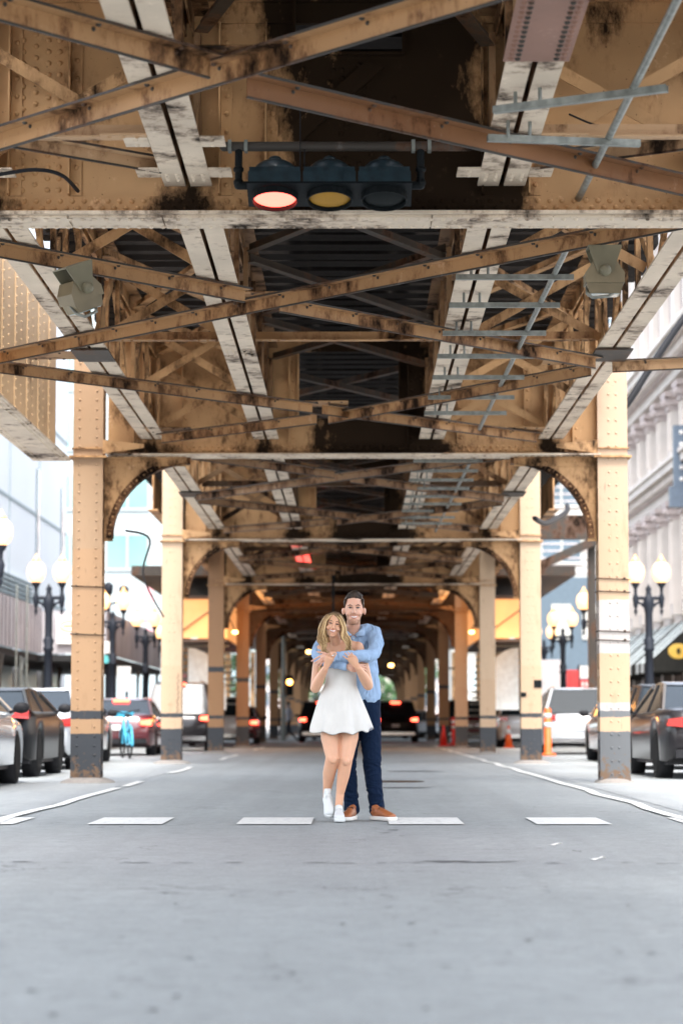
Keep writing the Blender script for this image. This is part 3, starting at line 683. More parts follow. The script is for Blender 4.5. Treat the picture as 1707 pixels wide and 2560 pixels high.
# near bay: the two big crossing diagonals above the foreground
angle_brace((-2.7, 15.75, ZB), (2.55, 10.15, ZB), 'brace_paint', 0.125)
a = Vector((-3.2, 10.9, ZB + 0.0)); b = Vector((-0.80, 13.75, ZB))
angle_brace((-2.9, 11.25, ZB), (-0.82, 13.55, ZB), 'brace_paint', 0.125); angle_brace((-0.62, 13.9, ZB - 0.02), (2.55, 17.15 - 0.35, ZB - 0.02), 'brace_rusty', 0.125)
angle_brace((2.72, 25.2, ZB), (4.8, 24.7, ZB + 0.02), 'brace_light')
for x, y, a in ((-0.82, 21.45, 0), (-0.36, 28.75, 0), (-0.80, 13.62, 0), (-3.1, 24.9, 0), (2.3, 25.3, 0), (2.3, 17.5, 0), (-2.4, 31.3, 0), (2.3, 31.3, 0)):
    g = MB(); g.box(x - 0.3, x + 0.3, y - 0.26, y + 0.26, ZB + 0.1335, ZB + 0.1415)
    for k in range(4):
        for q_ in (-0.2, 0.2): g.rivet((x - 0.22 + 0.147 * k, y + q_, ZB + 0.1335), (0, 0, -1), 0.017, 1)
    g.build('joint_plate', ['brace_paint', 'dark_steel'], EL)
def strut(y, z, x0, x1, mat, h=0.10, name='cross_strut', dy=0.0):
    g = MB(); g.bar((x0, y, z), (x1, y + dy, z), -0.008, 0.008, 0, h); g.bar((x0, y, z), (x1, y + dy, z), -0.09, -0.009, 0, 0.012, side=(0, 1, 0))
    for s, xx in ((1, x0), (-1, x1)): g.box(min(xx, xx + s * 0.3), max(xx, xx + s * 0.3), y - 0.17, y - 0.095, z - 0.008, z + 0.004)
    for s, xx in ((1, x0), (-1, x1)):
        for j in range(3): g.rivet((xx + s * (0.06 + 0.09 * j), y - 0.13, z - 0.008), (0, 0, -1), 0.017)
    return g.build(name, mat, EL)
for i in range(0, 6):
    y0 = BENT[i]
    for a, b in ((GX[0] + 0.17, GX[1] - 0.17), (GX[1] + 0.17, GX[2] - 0.17), (GX[2] + 0.17, GX[3] - 0.17)):
        strut(y0 + 0.75, ZC + 0.0, a, b, ('brace_light' if abs(a + b) > 1 else 'brace_paint') if i < 1 else 'girder_far_shaded')
        strut(y0 + 7.7, ZC + 0.12, a, b, 'brace_paint' if i < 1 else 'girder_far_shaded')
for a, b in ((-2.9, GX[0] - 0.17), (GX[0] + 0.17, GX[1] - 0.17), (GX[2] + 0.17, GX[3] - 0.17), (GX[3] + 0.17, 3.3)): strut(15.55, ZC, a, b, 'brace_light')
angle_brace((-2.5, 15.55, ZC + 0.0), (-1.33, 16.5, ZC), 'brace_light', 0.09, riv=False); angle_brace((1.25, 16.4, ZC), (2.6, 15.6, ZC), 'brace_light', 0.09, riv=False)
# small gusset plates beside the chords
g = MB()
for y in (15.6, 16.5, 17.5, 18.1):
    for x in GX:
        for s in (-1, 1):
            a, b = sorted((x + s * 0.17, x + s * 0.33)); g.box(a, b, y - 0.13, y + 0.13, ZC - 0.003, ZC + 0.009)
            for q in (-0.07, 0.07): g.rivet((x + s * 0.25, y + q, ZC - 0.003), (0, 0, -1), 0.018)
g.build('gusset_plates', 'flange_paint', EL)['kind'] = 'stuff'
# sway bracing between outer and inner girders: an X in the upper plane per half bay, transverse X frames
for i in range(-1, 7):
    y0 = BENT[0] - 15.2 if i < 0 else BENT[i]; y1 = BENT[0] if i < 0 else BENT[i + 1]
    if i < 0: y0 = (y0 + y1) / 2
    H = [y0 + 0.3, y1 - 0.3] if i < 0 else [y0 + 0.3, y0 + (y1 - y0) / 4, (y0 + y1) / 2, y0 + 3 * (y1 - y0) / 4, y1 - 0.3]
    for xa, xb in ((GX[0], GX[1]), (GX[1], GX[2]), (GX[2], GX[3])):
        g = MB()
        for a, b in zip(H, H[1:]):
            mid = (xa == GX[1]); zz = 5.62 if not mid else 5.55
            g.bar((xa + 0.1, a, zz), (xb - 0.1, b, zz), -0.05, 0.05, 0, 0.012); g.bar((xa + 0.1, a, zz), (xb - 0.1, b, zz), -0.006, 0.006, 0.013, 0.09)
            g.bar((xa + 0.1, b, zz + 0.1), (xb - 0.1, a, zz + 0.1), -0.05, 0.05, 0, 0.012); g.bar((xa + 0.1, b, zz + 0.1), (xb - 0.1, a, zz + 0.1), -0.006, 0.006, 0.013, 0.09)
            if not mid:
                g.bar((xa + 0.1, b, ZC + 0.16), (xb - 0.1, b, 5.55), -0.045, 0.045, -0.006, 0.006, side=(0, 0, 1)); g.bar((xa + 0.1, b + 0.03, 5.55), (xb - 0.1, b + 0.03, ZC + 0.16), -0.045, 0.045, -0.006, 0.006, side=(0, 0, 1))
        g.build('sway_frame', ('girder_paint' if i < 1 else 'girder_grimy_shaded') if xa != GX[1] else 'frame_shade_paint', EL)
# outer plate girder on the left of the first bay
g = MB()
g.box(-3.99, -3.975, 17.3, 32.1, 4.30, 6.3); g.box(-4.24, -3.74, 17.3, 31.9, 4.262, 4.285, 1)
y = 17.6; q = 0
while y < 32.0:
    g.box(-3.974, -3.962, y + 0.008, y + 0.09, 4.30, 6.25)
    z = 4.38
    while z < 6.2: g.rivet((-3.962, y + 0.05, z), (1, 0, 0), 0.018); g.rivet((-3.974, y - 0.5, z), (1, 0, 0), 0.018); z += 0.11
    y += 1.05
y = 17.4
while y < 31.9:
    for x in (-4.2, -4.14, -3.84, -3.78): g.rivet((x, y, 4.262), (0, 0, -1), 0.016, 1)
    y += 0.10
g.build('plate_girder', ['girder_light', 'flange_paint'], EL)
for i in range(2, 7):                                                              # light edge stringers further on
    for s in (-1, 1):
        g = MB(); x = s * 3.95; g.box(x - 0.01, x + 0.01, BENT[i], BENT[i + 1], 5.0, 5.7); g.box(x - 0.1, x + 0.1, BENT[i], BENT[i + 1], 4.98, 5.0); g.build('edge_stringer', 'girder_paint', EL)
# deck
ty = [9.2 + 0.5 * k for k in range(100)]
tm = None
for k, y in enumerate(ty):
    if tm is None: g = MB(); g.box(-3.3, 3.3, -0.17, 0.17, 6.0, 6.22); o = g.build('railway_tie', 'tie_wood', EL, loc=(0, y, 0)); tm = o
    else: o = tm.copy(); COL.objects.link(o); o.parent = EL; o.location = (random.uniform(-0.08, 0.08), y, random.uniform(-0.01, 0.01))
g = MB(); y = -4
while y < 9: g.box(-3.3, 3.3, y - 0.17, y + 0.17, 6.0, 6.22); y += 0.5
y = ty[-1] + 0.5
while y < BENT[-1]: g.box(-3.3, 3.3, y - 0.17, y + 0.17, 6.0, 6.22); y += 0.5
g.build('railway_ties', 'tie_wood', EL)['kind'] = 'stuff'
g = MB(); y = -4.0
while y < BENT[-1]:
    L = random.uniform(0.9, 1.6); g.box(-0.46 + random.uniform(-.05, .05), 0.44 + random.uniform(-.05, .05), y, y + L - random.choice((0.005, 0.01, 0.02)), 6.225, 6.25); y += L
g.build('walkway', 'deck_sheet', EL)
g = MB()
for x in (-2.6, -1.17, 1.05, 2.5):
    g.box(x - 0.035, x + 0.035, -4, BENT[-1], 6.24, 6.36)
for x in (-3.1, -0.62, 0.58, 3.05): g.box(x - 0.1, x + 0.1, -4, BENT[-1], 6.225, 6.40)
g.build('rails', 'rail_steel', EL)
g = MB()                                                                            # outer walkways beside the tracks
for s in (-1, 1):
    a, b = sorted((s * 3.35, s * 4.5)); g.box(a, b, BENT[2], BENT[-1], 6.05, 6.12)
    a, b = sorted((s * 4.42, s * 4.48)); g.box(a, b, BENT[2], BENT[-1], 6.12, 7.1)
g.build('side_walkway', 'tie_wood', EL)
# station over the street beyond
g = MB()
g.box(-6.8, -3.4, 74, 150, 5.3, 5.6); g.box(3.4, 6.8, 74, 150, 5.3, 5.6); g.box(-6.8, 6.8, 95, 185, 6.3, 6.6)
g.build('station_platform', 'dark_steel', EL)
for i in range(5, 11):
    for s in (-1, 1):
        g = MB(); g.box(s * 6.4 - 0.14, s * 6.4 + 0.14, BENT[i] - 0.14, BENT[i] + 0.14, 0.14, 5.3); g.build('platform_post', 'girder_paint', EL)

# ------------------------------------------------------------------ traffic signal and other fittings under the railway
def traffic_signal():
    t = thing('traffic_signal', 'horizontal three-lens traffic signal hung under the first cross girder, its left lens glowing red', 'traffic signal', (-0.16, 16.25, 4.42))
    g = MB(); g.tube([(-0.72, -0.02, 0.30), (0.95, -0.02, 0.30)], 0.033, 12); g.build('mounting_pipe', 'dark_steel', t)
    for x in (-0.68, -0.57, 0.57, 0.68):
        g = MB(); g.box(x - 0.012, x + 0.012, -0.062, 0.02, 0.262, 0.338); g.build('pipe_clamp', 'galvanised', t)
    for s in (-1, 1):
        g = MB(); x = s * 0.62; g.tube([(x, -0.02, 0.27), (x, -0.02, 0.08)], 0.026, 10); g.ell((x, -0.02, 0.14), (0.038, 0.038, 0.03), 10); g.ell((x, -0.02, 0.05), (0.036, 0.036, 0.036), 10); g.tube([(x, -0.02, 0.03), (x - s * 0.07, -0.02, 0.03)], 0.03, 8); g.build('hanger', 'signal_face', t)
    M = Matrix.Rotation(R(77), 4, 'X')          # housing local: face normal -Y, pitched down
    for k, x in enumerate((-0.372, 0, 0.372)):
        h = MB(); w = 0.178
        prof = [(0.0, 0.0), (0.0, 1.0)]
        h.prism([(-w, -w), (w, -w), (w, w), (-w, w)], -0.02, 0.06)
        h.prism([(-w * 0.96, -w * 0.9), (w * 0.96, -w * 0.9), (w * 0.96, w * 0.9), (-w * 0.96, w * 0.9)], 0.06, 0.10)
        h.ell((0, 0.09, 0), (0.168, 0.13, 0.165), 22); h.ell((0, 0.21, 0.03), (0.05, 0.03, 0.05), 12)
        h.box(-w - 0.008, w + 0.008, -0.035, -0.021, -w - 0.006, w + 0.006, 1)
        # hood ring
        n = 26
        for rr, y0, y1 in ((0.158, -0.085, -0.036),):
            vs = [(rr * math.cos(2 * math.pi * j / n), yy, rr * math.sin(2 * math.pi * j / n)) for yy in (y0, y1) for j in range(n)] + [((rr - 0.008) * math.cos(2 * math.pi * j / n), yy, (rr - 0.008) * math.sin(2 * math.pi * j / n)) for yy in (y0, y1) for j in range(n)]
            h.add(vs, [(j, (j + 1) % n, n + (j + 1) % n, n + j) for j in range(n)] + [(2 * n + j, 2 * n + (j + 1) % n, 3 * n + (j + 1) % n, 3 * n + j) for j in range(n)] + [(j, (j + 1) % n, 2 * n + (j + 1) % n, 2 * n + j) for j in range(n)], 1)
        h.v = [tuple(M @ Vector(v)) for v in h.v]
        o = h.build('housing', ['signal_housing', 'signal_face'], t, loc=(x, 0, 0))
        l = MB(); l.ell((0, -0.05, 0), (0.148, 0.028, 0.148), 24); l.v = [tuple(M @ Vector(v)) for v in l.v]
        l.build('lens', ('red_lens', 'amber_lens', 'green_lens')[k], o, label=('glowing red lens', 'unlit amber lens', 'dark green lens')[k])
    g = MB(); g.tube([(-0.2, -0.05, 0.62), (-0.2, -0.06, 0.30), (-0.2, -0.06, 0.10)], 0.004, 6); g.tube([(-0.17, -0.05, 0.27), (-0.172, -0.06, 0.06)], 0.005, 6); g.build('cable', 'black_cable', t)
    ld = bpy.data.lights.new('red_lens_light', 'SPOT'); ld.energy = 10; ld.color = (1, 0.05, 0.03); ld.shadow_soft_size = 0.12; ld.spot_size = R(110); ld.spot_blend = 1
    lo = bpy.data.objects.new('red_lens_light', ld); COL.objects.link(lo); lo.parent = t; lo.location = (-0.37, -0.1, -0.2); lo.rotation_euler = (R(-8), 0, 0)
    return t
traffic_signal()

def conduit(y0, y1, arms, lab):
    t = thing('conduit_rack', lab, 'conduit', (1.34, y0, 4.50), group='conduit racks under the right hand girders')
    g = MB(); g.tube([(0.34, -0.3, 0.02), (0.26, y1 - y0, 0.02)], 0.024, 10); g.build('conduit', 'galvanised', t)
    for (ya, skew) in arms:
        g = MB(); a = Vector((-0.49, ya - y0, -0.012)); b = Vector((0.49, ya - y0 - skew, -0.012))
        g.bar(a, b, -0.022, 0.022, -0.022, -0.018); g.bar(a, b, -0.022, -0.018, -0.018, 0.022); g.bar(a, b, 0.018, 0.022, -0.018, 0.022)
        for k in range(12):
            p = a.lerp(b, (k + 0.5) / 12); g.bar(p - (b - a).normalized() * 0.02, p + (b - a).normalized() * 0.02, -0.018, 0.018, -0.018, -0.012)
        g.tube([(-0.22, ya - y0 - skew * .2, 0.0), (-0.22, ya - y0 - skew * .2, 0.12)], 0.012, 6); g.tube([(-0.36, ya - y0, 0.0), (-0.36, ya - y0, 0.12)], 0.012, 6)
        g.build('support_arm', 'galvanised', t)
conduit(12.0, 17.2, [(14.35, 0.5), (15.05, -0.15)], 'grey conduit with slotted support arms at the upper right, nearest of the row')
conduit(19.0, 30.5, [(19.85, 0), (21.2, 0), (22.75, 0), (24.2, 0), (25.7, 0), (27.3, 0), (28.7, 0)], 'grey conduit on slotted arms behind the first cross girder, right of the centre gap')
conduit(33.2, 47.0, [(34 + 1.35 * k, 0) for k in range(9)], 'blurred grey conduit on close-set arms between the second and third cross girders')

def floodlight(x, y, z, rz, rx, lab):
    t = thing('floodlight', lab, 'floodlight', (x, y, z), rz, 'floodlights bolted under the railway')
    t.rotation_euler = (0, rx, rz)
    g = MB(); g.prism([(-0.13, 0.0), (0.13, 0.0), (0.06, -0.20), (-0.06, -0.20)], -0.10, -0.092); g.prism([(-0.13, 0.0), (0.13, 0.0), (0.06, -0.20), (-0.06, -0.20)], 0.092, 0.10); g.box(-0.13, 0.13, -0.10, 0.10, 0.0, 0.012); g.tube([(0, -0.118, -0.19), (0, -0.10, -0.19)], 0.045, 14)
    for k in range(4): g.tube([(0.022 * math.cos(k * 1.57), -0.128, -0.19 + 0.022 * math.sin(k * 1.57)), (0.022 * math.cos(k * 1.57), -0.117, -0.19 + 0.022 * math.sin(k * 1.57))], 0.007, 6)
    g.build('bracket', 'flood_bracket', t)
    g = MB(); g.prism([(-0.15, -0.28), (0.15, -0.28), (0.15, -0.20), (0.09, -0.11), (-0.09, -0.11), (-0.15, -0.20)], -0.09, 0.12)
    g.prism([(-0.12, -0.36), (0.12, -0.36), (0.14, -0.281), (-0.14, -0.281)], -0.07, 0.10); g.build('housing', 'flood_body', t)
    g = MB(); g.box(-0.105, 0.105, -0.06, 0.09, -0.366, -0.361); g.build('lens', 'window_pale', t)
    g = MB(); g.tube([(0.10, 0.0, -0.33), (0.02, -0.1, -0.39), (-0.10, -0.1, -0.40), (-0.14, -0.06, -0.36), (-0.13, 0.0, -0.3)] if rx < 0.2 else [(0.05, 0, -0.3), (0.0, -.1, -.42), (-.1, -.1, -.38)], 0.013, 8); g.build('cable', 'galvanised', t)
plain('flood_bracket', (0.17, 0.155, 0.10), 0.5); plain('flood_body', (0.19, 0.155, 0.095), 0.5)
floodlight(1.94, 18.5, 4.46, 0.0, 0.0, 'boxy olive floodlight on a wedge bracket under the right side of the railway')
floodlight(-2.22, 18.9, 4.40, R(40), R(-22), 'tilted boxy floodlight half hidden behind a diagonal brace on the left')

def cable(name, lab, pts, r=0.012, mat='black_cable'):
    P = [Vector(p) for p in pts]; out = []
    for i in range(len(P) - 1):
        p0, p1, p2, p3 = P[max(i - 1, 0)], P[i], P[i + 1], P[min(i + 2, len(P) - 1)]
        for k in range(6):
            t = k / 6; out.append(0.5 * ((2 * p1) + (p2 - p0) * t + (2 * p0 - 5 * p1 + 4 * p2 - p3) * t * t + (3 * p1 - p0 - 3 * p2 + p3) * t ** 3))
    out.append(P[-1]); g = MB(); g.tube(out, r, 8); return tag(g.build(name, mat), lab, 'cable')
cable('cable', 'thin black cable sagging across the web at the upper right', [(1.42, 15.6, 4.78), (1.62, 15.6, 4.70), (1.9, 15.6, 4.66), (2.4, 15.6, 4.67), (2.9, 15.5, 4.72)], 0.007)
cable('cable', 'thick black cable with a hooked end at the left edge above the first cross girder', [(-3.0, 16.4, 4.52), (-2.5, 16.4, 4.56), (-2.2, 16.4, 4.60), (-2.02, 16.5, 4.585), (-1.94, 16.8, 4.54)], 0.014)
cable('cable', 'heavy black cable slanting past the pale facade at the right of the railway', [(5.1, 34.3, 7.05), (4.64, 34.2, 6.45), (4.2, 34.1, 5.80), (3.86, 34, 5.28), (3.4, 34, 4.75)], 0.05)
cable('cable', 'heavy black cable seen through the right near arch', [(2.9, 38.5, 4.05), (3.2, 40.0, 4.1), (3.7, 42, 4.45), (3.9, 44, 4.75)], 0.045)
cable('cable', 'tangled black cable drooping beside the left near arch', [(-3.2, 34.0, 3.50), (-2.95, 35.0, 3.45), (-3.3, 38.0, 3.1), (-3.45, 44.0, 2.72)], 0.016)
# cross street line crossing beneath
t = thing('service_gantry', 'dark horizontal service gantry seen through the right near arch', 'gantry', (0, 66, 0))
g = MB(); g.box(4.5, 6.75, -0.2, 0.2, 5.8, 6.45); g.bar((4.4, -0.3, 4.75), (6.6, -0.3, 5.75), -0.1, 0.1, -0.12, 0.12); g.build('beam', 'dark_steel', t)
g = MB(); g.box(6.4, 6.6, -0.15, 0.15, 0.14, 5.8); g.build('post', 'dark_steel', t); g = MB(); g.box(4.5, 4.7, -0.15, 0.15, 4.2, 5.8); g.build('post', 'dark_steel', t)

# ------------------------------------------------------------------ street lamps
def street_lamp_tree():
    t = thing('street_lamp', '', 'street lamp', (0, 0, 0.14), group='twin-globe street lamps along the kerbs')
    g = MB(); g.lathe([(0.30, 0), (0.30, 0.12), (0.24, 0.16), (0.22, 0.5), (0.17, 0.62), (0.13, 0.75), (0.11, 1.4), (0.095, 2.35), (0.13, 2.38), (0.13, 2.44), (0.10, 2.47), (0.135, 2.62), (0.10, 2.66), (0.09, 2.72), (0.09, 3.25), (0.13, 3.45), (0.13, 3.62), (0.08, 3.68), (0.055, 3.78), (0.075, 3.85), (0.03, 3.92), (0.0, 3.98)], n=16); g.build('post', 'lamp_iron', t)
    g = MB(); g.tube([(-0.34, 0, 3.62), (-0.15, 0, 3.63), (0, 0, 3.60), (0.15, 0, 3.63), (0.34, 0, 3.62)], 0.045, 8)
    for s in (-1, 1):
        g.tube([(s * 0.06, 0, 3.35), (s * 0.14, 0, 3.48), (s * 0.24, 0, 3.52), (s * 0.30, 0, 3.60)], 0.03, 8); g.ell((s * 0.13, 0, 3.46), (0.05, 0.03, 0.05), 8)
        g.lathe([(0.0, 3.18), (0.02, 3.25), (0.045, 3.31), (0.02, 3.37), (0.05, 3.43), (0.06, 3.52), (0.075, 3.62), (0.06, 3.68), (0.035, 3.74), (0.04, 3.86), (0.10, 3.95), (0.115, 4.0)], (s * 0.31, 0, 0), 12)
    g.build('crossarm', 'lamp_iron', t)
    for s in (-1, 1):
        g = MB(); g.lathe([(0.10, 4.0), (0.17, 4.06), (0.215, 4.18), (0.22, 4.30), (0.19, 4.40), (0.13, 4.47), (0.09, 4.49)], (s * 0.31, 0, 0), 18); o = g.build('globe', 'globe_glass', t)
        g = MB(); g.lathe([(0.09, 4.492), (0.10, 4.53), (0.05, 4.58), (0.02, 4.66), (0.0, 4.68)], (s * 0.31, 0, 0), 12); g.build('finial', 'globe_cap', o)
    return t
L0 = street_lamp_tree()
lamps = [(-7.25, 57.6, 'lit twin-globe street lamp left of the nearest left column, black iron post'), (7.05, 57.8, 'lit twin-globe street lamp right of the nearest right column, black iron post'),
         (-6.95, 45.5, 'nearest left twin-globe street lamp, one globe cut by the left photo edge'),
         (-7.1, 71.5, 'second lit twin-globe lamp just right of the nearest left column'), (-7.2, 84, 'third lit twin-globe lamp between the two nearest left columns'),
         (-7.35, 96, 'fourth twin-globe lamp hard against the second left column'), (7.12, 71.5, 'second lit twin-globe lamp, just left of the nearest right column'),
         (7.26, 84, 'third lit twin-globe lamp right of the second right column'), (7.55, 96, 'farthest lit twin-globe lamp right of the second right column')]
for i, (x, y, l) in enumerate(lamps):
    o = L0 if i == 0 else copy_tree(L0); o.location = (x, y, 0.14 if y < 200 else 0); o['label'] = l
t = thing('three_lamp_post', 'dark post with three unlit lamp heads between the two nearest left columns', 'street lamp', (-7.9, 78, 0.14))
g = MB(); g.tube([(0, 0, 0), (0, 0, 4.7)], 0.08, 10); g.tube([(-0.5, 0, 4.6), (0, 0, 4.45), (0.5, 0, 4.6)], 0.035, 8); g.build('post', 'lamp_iron', t)
for x in (-0.5, 0, 0.5): g = MB(); g.lathe([(0.05, 4.6), (0.14, 4.75), (0.16, 5.0), (0.08, 5.06), (0, 5.1)], (x, 0, 0.1 if x == 0 else 0), 12); g.build('lamp_head', 'lamp_iron', t)
t = thing('signal_post', 'thin grey pole with small lit pedestrian signal under the far end of the railway', 'signal pole', (3.9, 103, 0))
g = MB(); g.tube([(0, 0, 0), (0, 0, 5.0)], 0.09, 10); g.build('pole', 'galvanised', t); g = MB(); g.box(0.5, 0.8, -0.15, 0.15, 2.6, 3.5); g.tube([(0, 0, 3.1), (0.5, 0, 3.1)], 0.04, 6); g.build('housing', 'signal_face', t); g = MB(); g.ell((0.65, -0.16, 3.25), (0.13, 0.03, 0.13), 10); g.build('lens', 'tail_lit', t)
t = thing('signal_post', 'far left traffic signal pole with small amber red light beyond the columns', 'signal pole', (-3.1, 108, 0))
g = MB(); g.tube([(0, 0, 0), (0, 0, 5.4)], 0.09, 10); g.build('pole', 'galvanised', t); g = MB(); g.box(0.12, 0.42, -0.15, 0.15, 2.0, 2.9); g.build('housing', 'signal_face', t); g = MB(); g.ell((0.27, -0.16, 2.6), (0.12, 0.03, 0.12), 10); g.build('lens', 'amber_lit', t)
for x, y, z, l in ((-1.98, 108, 3.95, 'small glowing lamp under the dark railway left of the woman'), (1.68, 108, 3.35, 'small glowing lamp under the dark railway right of the man')):
    t = thing('ceiling_lamp', l, 'lamp', (x, y, z), group='lamps under the far railway')
    g = MB(); g.lathe([(0.0, -0.08), (0.09, -0.07), (0.13, 0.0), (0.1, 0.06), (0.0, 0.08)], n=14); g.build('bulb', 'lamp_glow', t)
    g = MB(); g.lathe([(0.24, 0.09), (0.2, 0.14), (0.03, 0.2), (0.03, 6.3 - z)], n=12); g.build('shade', 'signal_face', t)
# added unseen signal deeper in, its spots put a red wash on the chords
def added_red_signal(x, y, z, e, l):
    t = thing('traffic_signal', l, 'traffic signal', (x, y, z), group='added unseen red signals under the railway')
    g = MB(); g.box(-0.25, 0.25, -0.1, 0.15, -0.14, 0.14); g.tube([(0, 0, 0.1), (0, 0, 4.4 - z + 0.2)], 0.03, 8); g.build('housing', 'signal_face', t)
    g = MB(); g.ell((-0.1, -0.11, 0.0), (0.1, 0.03, 0.1), 12); g.build('lens', 'red_lens', t)
    ld = bpy.data.lights.new('red_lens_light', 'SPOT'); ld.energy = e; ld.color = (1, 0.03, 0.02); ld.shadow_soft_size = 0.15; ld.spot_size = R(14); ld.spot_blend = 1
    lo = bpy.data.objects.new('red_lens_light', ld); COL.objects.link(lo); lo.parent = t; lo.location = (-0.3, 0, -0.3)
    return lo
lo = added_red_signal(-0.50, 60.6, 3.32, 380, 'added traffic signal, unseen behind the couple, washing the left centre girder red')
lo.location = (-0.2, -0.3, 0.1); lo.rotation_euler = (Vector((0.47, 3.4, -1.18))).to_track_quat('Z', 'Y').to_euler()
l2 = lo.copy(); COL.objects.link(l2); l2.data = lo.data.copy(); l2.data.spot_size = R(9); l2.data.energy = 700; l2.rotation_euler = (Vector((0.47, 6.6, -1.18))).to_track_quat('Z', 'Y').to_euler()

# ------------------------------------------------------------------ vehicles
def interp(tab, t):
    for (a, u), (b, w) in zip(tab, tab[1:]):
        if t <= b: return u + (w - u) * ((t - a) / (b - a) if b > a else 0)
    return tab[-1][1]
KIND = {  # deck height table (rear 0 .. front 1), greenhouse base rear, roof rear, roof front, base front
    'sedan': dict(L=4.8, W=1.84, H=1.40, deck=[(0, 0.70), (0.02, 0.98), (0.2, 1.02), (0.3, 0.98), (0.68, 0.95), (0.9, 0.80), (0.98, 0.68), (1, 0.50)], gh=(0.13, 0.34, 0.56, 0.76), belt=0.93),
    'suv': dict(L=4.75, W=1.92, H=1.68, deck=[(0, 0.80), (0.02, 1.02), (0.1, 1.06), (0.7, 1.06), (0.78, 1.04), (0.95, 0.92), (1, 0.6)], gh=(0.02, 0.12, 0.60, 0.78), belt=1.04),
    'hatch': dict(L=4.3, W=1.80, H=1.46, deck=[(0, 0.75), (0.02, 0.95), (0.1, 0.98), (0.7, 0.98), (0.78, 0.95), (0.95, 0.8), (1, 0.55)], gh=(0.03, 0.18, 0.55, 0.78), belt=0.96)}
def make_car(kind, paint, label, loc, rz=0.0, lit=False, group='vehicles parked along the kerbs', scale=1.0, roof=None, plate=None, name='parked_car', cat='car'):
    K = KIND[kind]; L, Wd, H = K['L'], K['W'], K['H'] * (roof or 1.0)
    t = thing(name, label, cat, loc, rz, group); t.scale = (scale,) * 3
    hw = Wd / 2; n = 64; wy = (-L * 0.5 + L * 0.205, L * 0.5 - L * 0.19); wr = 0.335 if kind != 'suv' else 0.365
    g = MB(); rows = []
    for i in range(n + 1):
        s = i / n; y = -L / 2 + L * s
        e = min(s, 1 - s); wf = 0.80 + 0.20 * min(1, (e / 0.10)) ** 0.5 if e < 0.10 else 1.0
        w = hw * wf; dk = interp(K['deck'], s); zb = 0.24 + (0.12 * (1 - e / 0.06) if e < 0.06 else 0)
        for c in wy:
            if abs(y - c) < wr + 0.055: zb = max(zb, wr + math.sqrt(max(0, (wr + 0.055) ** 2 - (y - c) ** 2)) - 0.01)
        zb = min(zb, dk - 0.12); zm = zb + (dk - zb) * 0.55
        half = [(w * 0.90, zb), (w * 0.985, zb + 0.02), (w, zm), (w * 0.985, dk - 0.10 if dk - 0.1 > zm else zm + 0.01), (w * 0.93, dk - 0.02), (w * 0.6, dk + 0.012), (0, dk + 0.02)]
        rows.append([(x, y, z) for x, z in half] + [(-x, y, z) for x, z in reversed(half[:-1])])
    m = len(rows[0]); vs = [p for r in rows for p in r]
    fs = [(i * m + k, i * m + k + 1, (i + 1) * m + k + 1, (i + 1) * m + k) for i in range(n) for k in range(m - 1)]
    fs += [tuple(range(m)), tuple(n * m + k for k in reversed(range(m)))]
    g.add(vs, fs, 0, True); g.box(-hw * 0.9, hw * 0.9, -L * 0.44, L * 0.44, 0.2, 0.42, 1)
    for c in wy:
        for sx in (-1, 1): a, b = sorted((sx * (hw - 0.24), sx * (hw - 0.03))); g.tube([(a, c, wr), (b, c, wr)], wr + 0.03, 20, 1, caps=False)
    g.build('body', [paint, 'car_trim'], t)
    a, b, c, d = [-L / 2 + L * q for q in K['gh']]; zb, zt = K['belt'], H
    wb, wt = hw * 0.92, hw * 0.70
    S = [(a, zb), (b, zt - 0.06), (b + 0.12, zt - 0.025), ((b + c) / 2, zt), (c - 0.1, zt - 0.02), (c, zt - 0.06), (d, zb)]
    def wat(z): return wb + (wt - wb) * (z - zb) / (zt - zb)
    g = MB(); vs = []; m = len(S)
    for y, z in S: vs += [(wat(z), y, z), (-wat(z), y, z)]
    g.add(vs, [(2 * k, 2 * k + 1, 2 * k + 3, 2 * k + 2) for k in range(m - 1)] + [tuple(2 * k for k in range(m)), tuple(2 * k + 1 for k in range(m))]); g.build('windows', 'car_glass', t)
    g = MB()
    R_ = [(y, z) for y, z in S[1:-1]]
    vs = []
    for y, z in R_: vs += [(wat(z) + 0.015, y, z - 0.035), (wat(z) - 0.03, y, z + 0.012), (-wat(z) + 0.03, y, z + 0.012), (-wat(z) - 0.015, y, z - 0.035)]
    g.add(vs, [(4 * k + j, 4 * k + j + 1, 4 * k + 5 + j, 4 * k + 4 + j) for k in range(len(R_) - 1) for j in range(3)], 0, True)
    for sx in (-1, 1):
        for (y0, z0), (y1, z1), wdt in ((S[0], S[1], 0.05), (S[-1], S[-2], 0.035)): g.bar((sx * (wat(z0) + 0.004), y0, z0), (sx * (wat(z1) + 0.004), y1, z1), -wdt, wdt, -0.02, 0.02, side=(0, 1, 0))
        ym = (b + c) / 2 + 0.05; g.bar((sx * (wat(zb) + 0.004), ym, zb), (sx * (wat(zt - 0.05) + 0.004), ym, zt - 0.04), -0.04, 0.04, -0.01, 0.01, side=(0, 1, 0), mi=1)
        if kind == 'suv': ym = b + 0.35; g.bar((sx * (wat(zb) + 0.004), ym - 0.15, zb), (sx * (wat(zt - 0.05) + 0.004), ym, zt - 0.04), -0.09, 0.09, -0.01, 0.01, side=(0, 1, 0)); g.tube([(sx * wt * 0.9, b + 0.2, zt + 0.03), (sx * wt * 0.9, c - 0.2, zt + 0.03)], 0.018, 6)
    g.build('roof', [paint, 'car_trim'], t)
